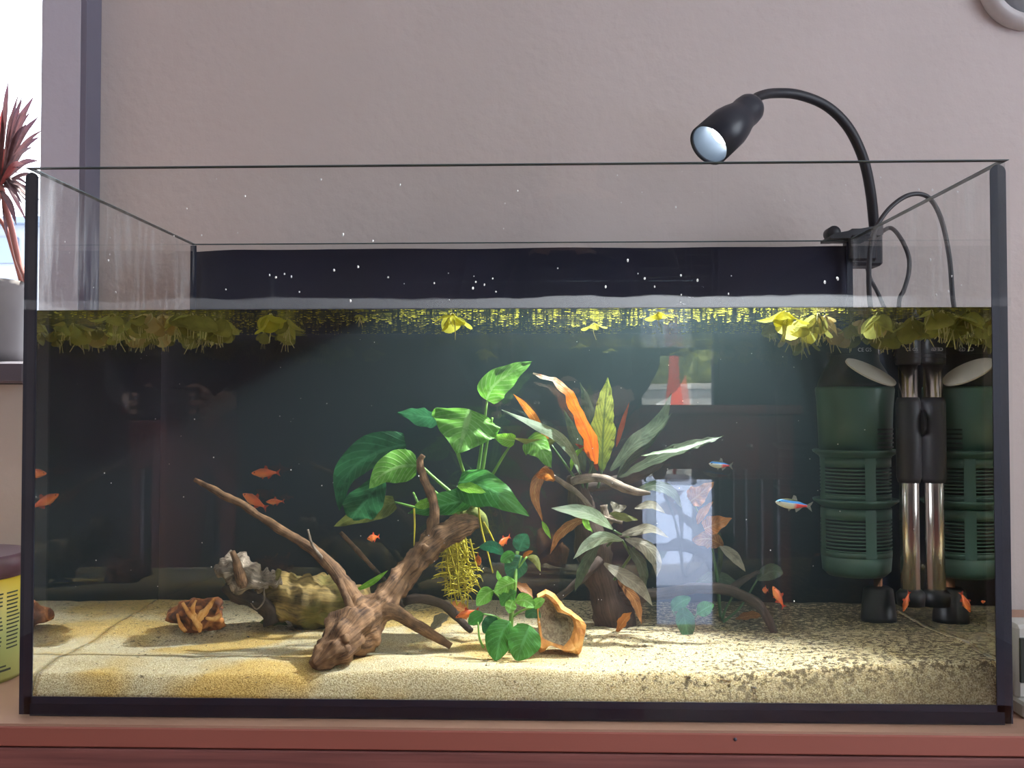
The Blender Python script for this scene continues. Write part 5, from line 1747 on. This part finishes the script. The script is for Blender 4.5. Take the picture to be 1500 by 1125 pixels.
# round fixture high on the wall at the right
ck = air(1507, -27, WALL_Y - .01)
M_ckf = mat_simple('clock_face', (0.30, 0.31, 0.32), 0.4, scale=20)
ckt = thing('wall_clock', (ck.x, WALL_Y, ck.z), 'round white-rimmed clock with grey face high on the wall', 'clock')
cs = air_scale(WALL_Y)
MB().add(lathe([(68 * cs, -.001), (69 * cs, -.012), (62 * cs, -.022), (52 * cs, -.020), (48 * cs, -.012)], 48, (ck.x, WALL_Y, ck.z), (0, 1, 0), False, False)).build('rim', mat_simple('clock_rim', (0.66, 0.63, 0.62), .4, scale=20), ckt)
MB().add(lathe([(50 * cs, -.006), (50 * cs, -.010)], 48, (ck.x, WALL_Y, ck.z), (0, 1, 0))).build('face', M_ckf, ckt)
MB().add(box(ck.x - .002, ck.x + .002, WALL_Y - .013, WALL_Y - .0115, ck.z, ck.z + .035)).build('hand', M_dark, ckt)
MB().add(box(ck.x - .025, ck.x, WALL_Y - .0135, WALL_Y - .012, ck.z - .0015, ck.z + .0015)).build('hand', M_dark, ckt)

# ================================================================== GARDEN AND PHOTOGRAPHER (mirrored in the front pane)
M_hedge = mat_simple('hedge_leaf', (0.22, 0.24, 0.05), 0.8, color2=(0.06, 0.08, 0.02), scale=14)
M_stone = mat_simple('garden_stone', (0.55, 0.53, 0.45), 0.9, scale=5)
M_redp = mat_simple('red_paint', (0.62, 0.07, 0.03), 0.5, scale=5)
hb = thing('hedge', (2.2, -12.0, FLOOR_Z - .02), 'green garden hedge outside, mirrored faintly in the front pane', 'hedge')
random.seed(6)
for i in range(34):
    c = (0.6 + random.uniform(0, 3.4), -12.0 + random.uniform(-.3, .3), FLOOR_Z + .7 + random.uniform(0, 3.2))
    MB().add(blob(c, random.uniform(.45, .65), i, .5, 2.5, 14, 10)).build('foliage', M_hedge, hb)
for i in range(4):
    MB().add(tube([(1.0 + i * .8, -12.0, FLOOR_Z - .02, .05), (1.0 + i * .8, -12.0, FLOOR_Z + 1.0, .04)], 8, 2)).build('trunk', W_dark, hb)
wl = thing('garden_wall', (2.2, -11.2, FLOOR_Z - .02), 'low pale stone garden wall outside in front of the hedge', 'garden wall')
MB().add(bevel_box(0.2, 4.2, -11.35, -11.1, FLOOR_Z - .02, FLOOR_Z + 1.20, .01)).build('wall_body', M_stone, wl, False)
MB().add(bevel_box(.17, 4.23, -11.4, -11.05, FLOOR_Z + 1.20, FLOOR_Z + 1.28, .01)).build('coping', M_stone, wl, False)
PX, PYY = 1.868, -10.5
rp = thing('red_parasol', (PX, PYY, FLOOR_Z - .02), 'closed red garden parasol standing outside on the patio', 'parasol')
MB().add(lathe([(.20, FLOOR_Z - .02), (.20, FLOOR_Z + .04), (.03, FLOOR_Z + .06)], 20, (PX, PYY, 0))).build('foot', M_dark, rp)
MB().add(lathe([(.025, FLOOR_Z + .05), (.025, FLOOR_Z + 2.3)], 12, (PX, PYY, 0))).build('pole', M_redp, rp)
MB().add(lathe([(.13, FLOOR_Z + .62), (.125, FLOOR_Z + 1.0), (.075, FLOOR_Z + 1.35), (.06, FLOOR_Z + 1.9), (.015, FLOOR_Z + 2.3)], 16, (PX, PYY, 0))).build('canopy', M_redp, rp)

# the person taking the picture
M_trs = mat_simple('trousers', (0.34, 0.085, 0.075), 0.85, scale=20)
M_shirt = mat_simple('shirt', (0.035, 0.035, 0.045), 0.85, scale=20)
M_skin = mat_simple('skin', (0.52, 0.32, 0.24), 0.55, scale=30)
M_hair = mat_simple('hair', (0.05, 0.035, 0.025), 0.6, scale=60)
px_, py_ = .10, -1.22
Z0 = FLOOR_Z
J = {
    'pel': (0, 0, .95, .14, .105), 'wst': (0, 0, 1.07, .135, .095), 'chs': (0, .0, 1.28, .155, .105), 'nkb': (0, -.005, 1.42, .09, .08), 'nk': (0, .015, 1.48, .052, .055),
    'h1': (0, .035, 1.55, .068, .082), 'h2': (0, .05, 1.63, .074, .092), 'h3': (0, .045, 1.70, .06, .07),
}
for s, n_ in ((-1, 'L'), (1, 'R')):
    J.update({
        'hip' + n_: (s * .085, 0, .90, .085, .092), 'kn' + n_: (s * .10, .01, .48, .058, .062), 'cf' + n_: (s * .105, -.01, .34, .055, .058), 'an' + n_: (s * .11, -.01, .09, .036, .042),
        'ft' + n_: (s * .125, .06, .045, .038, .034), 'toe' + n_: (s * .14, .15, .03, .036, .022),
        'sh' + n_: (s * .165, -.01, 1.385, .062, .062), 'el' + n_: (s * .225, .07, 1.13, .042, .044), 'fa' + n_: (s * .17, .20, 1.05, .040, .038), 'wr' + n_: (s * .085 - .06, .375, 1.0, .025, .025),
        'pm' + n_: (s * .072 - .078, .44, 1.0, .016, .032),
    })
order = list(J)
edges = [('pel', 'wst'), ('wst', 'chs'), ('chs', 'nkb'), ('nkb', 'nk'), ('nk', 'h1'), ('h1', 'h2'), ('h2', 'h3')]
for n_ in 'LR':
    edges += [('pel', 'hip' + n_), ('hip' + n_, 'kn' + n_), ('kn' + n_, 'cf' + n_), ('cf' + n_, 'an' + n_), ('an' + n_, 'ft' + n_), ('ft' + n_, 'toe' + n_),
              ('nkb', 'sh' + n_), ('sh' + n_, 'el' + n_), ('el' + n_, 'fa' + n_), ('fa' + n_, 'wr' + n_), ('wr' + n_, 'pm' + n_)]
verts = [J[k][:3] for k in order]
rad = [J[k][3:] for k in order]
eidx = [(order.index(a), order.index(b)) for a, b in edges]
# five fingers on each hand, curled round the edges of the telephone
for s, n_ in ((-1, 'L'), (1, 'R')):
    bx, by, bz = J['pm' + n_][:3]
    for k, (dz, l1, l2) in enumerate(((.028, .030, .022), (.010, .034, .025), (-.009, .032, .023), (-.026, .025, .018))):
        a = len(verts)
        verts += [(bx + s * .006, by + .028, bz + dz), (bx + s * .002, by + .028 + l1, bz + dz * 1.05), (bx - s * .016, by + .034 + l1, bz + dz * 1.05)]
        rad += [(.009, .009), (.008, .008), (.0065, .0065)]
        eidx += [(order.index('pm' + n_), a), (a, a + 1), (a + 1, a + 2)]
    a = len(verts)
    verts += [(bx - s * .006, by - .002, bz + .040), (bx - s * .020, by + .022, bz + .048), (bx - s * .030, by + .040, bz + .042)]
    rad += [(.011, .011), (.0095, .0095), (.008, .008)]
    eidx += [(order.index('pm' + n_), a), (a, a + 1), (a + 1, a + 2)]
me = bpy.data.meshes.new('person')
me.from_pydata(verts, eidx, [])
person = bpy.data.objects.new('person', me)
COL.objects.link(person)
sk = person.modifiers.new('skin', 'SKIN')
sk.use_smooth_shade = True
for i, sv in enumerate(me.skin_vertices[0].data):
    sv.radius = rad[i]
    sv.use_root = (i == 0)
ss = person.modifiers.new('sub', 'SUBSURF'); ss.levels = 2; ss.render_levels = 2
dg = bpy.context.evaluated_depsgraph_get()
bm_ = bpy.data.meshes.new_from_object(person.evaluated_get(dg))
COL.objects.unlink(person); bpy.data.objects.remove(person)
for mt in (M_skin, M_shirt, M_trs, M_hair): bm_.materials.append(mt)
for p in bm_.polygons:
    c = p.center
    if c.z < .98 and abs(c.x) < .28 and c.y < .3 and c.z > .10: p.material_index = 2
    elif c.z <= .10: p.material_index = 3
    elif c.z > 1.655 or (c.z > 1.52 and c.y < .03): p.material_index = 3
    elif c.z > 1.455 or c.y > .33: p.material_index = 0
    else: p.material_index = 1
    p.use_smooth = True
person = bpy.data.objects.new('person', bm_)
COL.objects.link(person)
zmin = min(v.co.z for v in bm_.vertices)
person.location = (px_, py_, Z0 - zmin)
tag(person, 'person in dark shirt and maroon trousers holding a telephone before the tank', 'person')
dzp = -zmin
MB().add(blob((px_, py_ + .145, Z0 + dzp + 1.60), .017, 3, .1, 1, 10, 8, (.8, 1.2, 1.4))).build('nose', M_skin, person)
for s in (-1, 1):
    MB().add(blob((px_ + s * .030, py_ + .128, Z0 + dzp + 1.635), .011, 3, 0, 1, 10, 8)).build('eye', M_white, person)
    MB().add(blob((px_ + s * .078, py_ + .045, Z0 + dzp + 1.61), .024, 3, .1, 1, 10, 8, (.35, .7, 1.2))).build('ear', M_skin, person)
MB().add(blob((px_, py_ + .13, Z0 + dzp + 1.555), .014, 3, .05, 1, 10, 8, (1.6, .6, .45))).build('mouth', mat_simple('lips', (.42, .18, .15), .5), person)
tel = thing('telephone', (CAM.x, CAM.y - .012, CAM.z), 'dark telephone held up in front of the tank', 'telephone')
MB().add(bevel_box(CAM.x - .078, CAM.x + .078, CAM.y - .020, CAM.y - .012, CAM.z - .037, CAM.z + .037, .003)).build('body', M_black, tel, False)
MB().add(lathe([(.006, 0), (.006, .001)], 16, (CAM.x, CAM.y - .012, CAM.z), (0, 1, 0))).build('lens_ring', M_steel, tel)

M_mar = mat_simple('maroon_wood', (0.30, 0.07, 0.06), 0.45, color2=(0.22, 0.05, 0.045), scale=8)
ct = thing('console_table', (.66, -2.75, FLOOR_Z), 'tall maroon console table standing before the garden door', 'table')
MB().add(bevel_box(.30, 1.02, -2.92, -2.58, .215, .25, .004)).build('table_top', M_mar, ct, False)
MB().add(bevel_box(.33, .99, -2.90, -2.60, -.03, .214, .004)).build('drawer_case', M_mar, ct, False)
for x_ in (.345, .665):
    d_ = MB().add(bevel_box(x_, x_ + .31, -2.60, -2.59, -.01, .20, .003)).build('drawer', M_mar, ct, False)
    MB().add(lathe([(.006, 0), (.006, .01), (.013, .016), (.012, .024)], 16, (x_ + .155, -2.59, .095), (0, 1, 0))).build('knob', M_steel, d_)
for x_ in (.34, .94):
    for y_ in (-2.89, -2.65):
        MB().add(bevel_box(x_, x_ + .04, y_, y_ + .04, FLOOR_Z, -.03, .003)).build('leg', M_mar, ct, False)
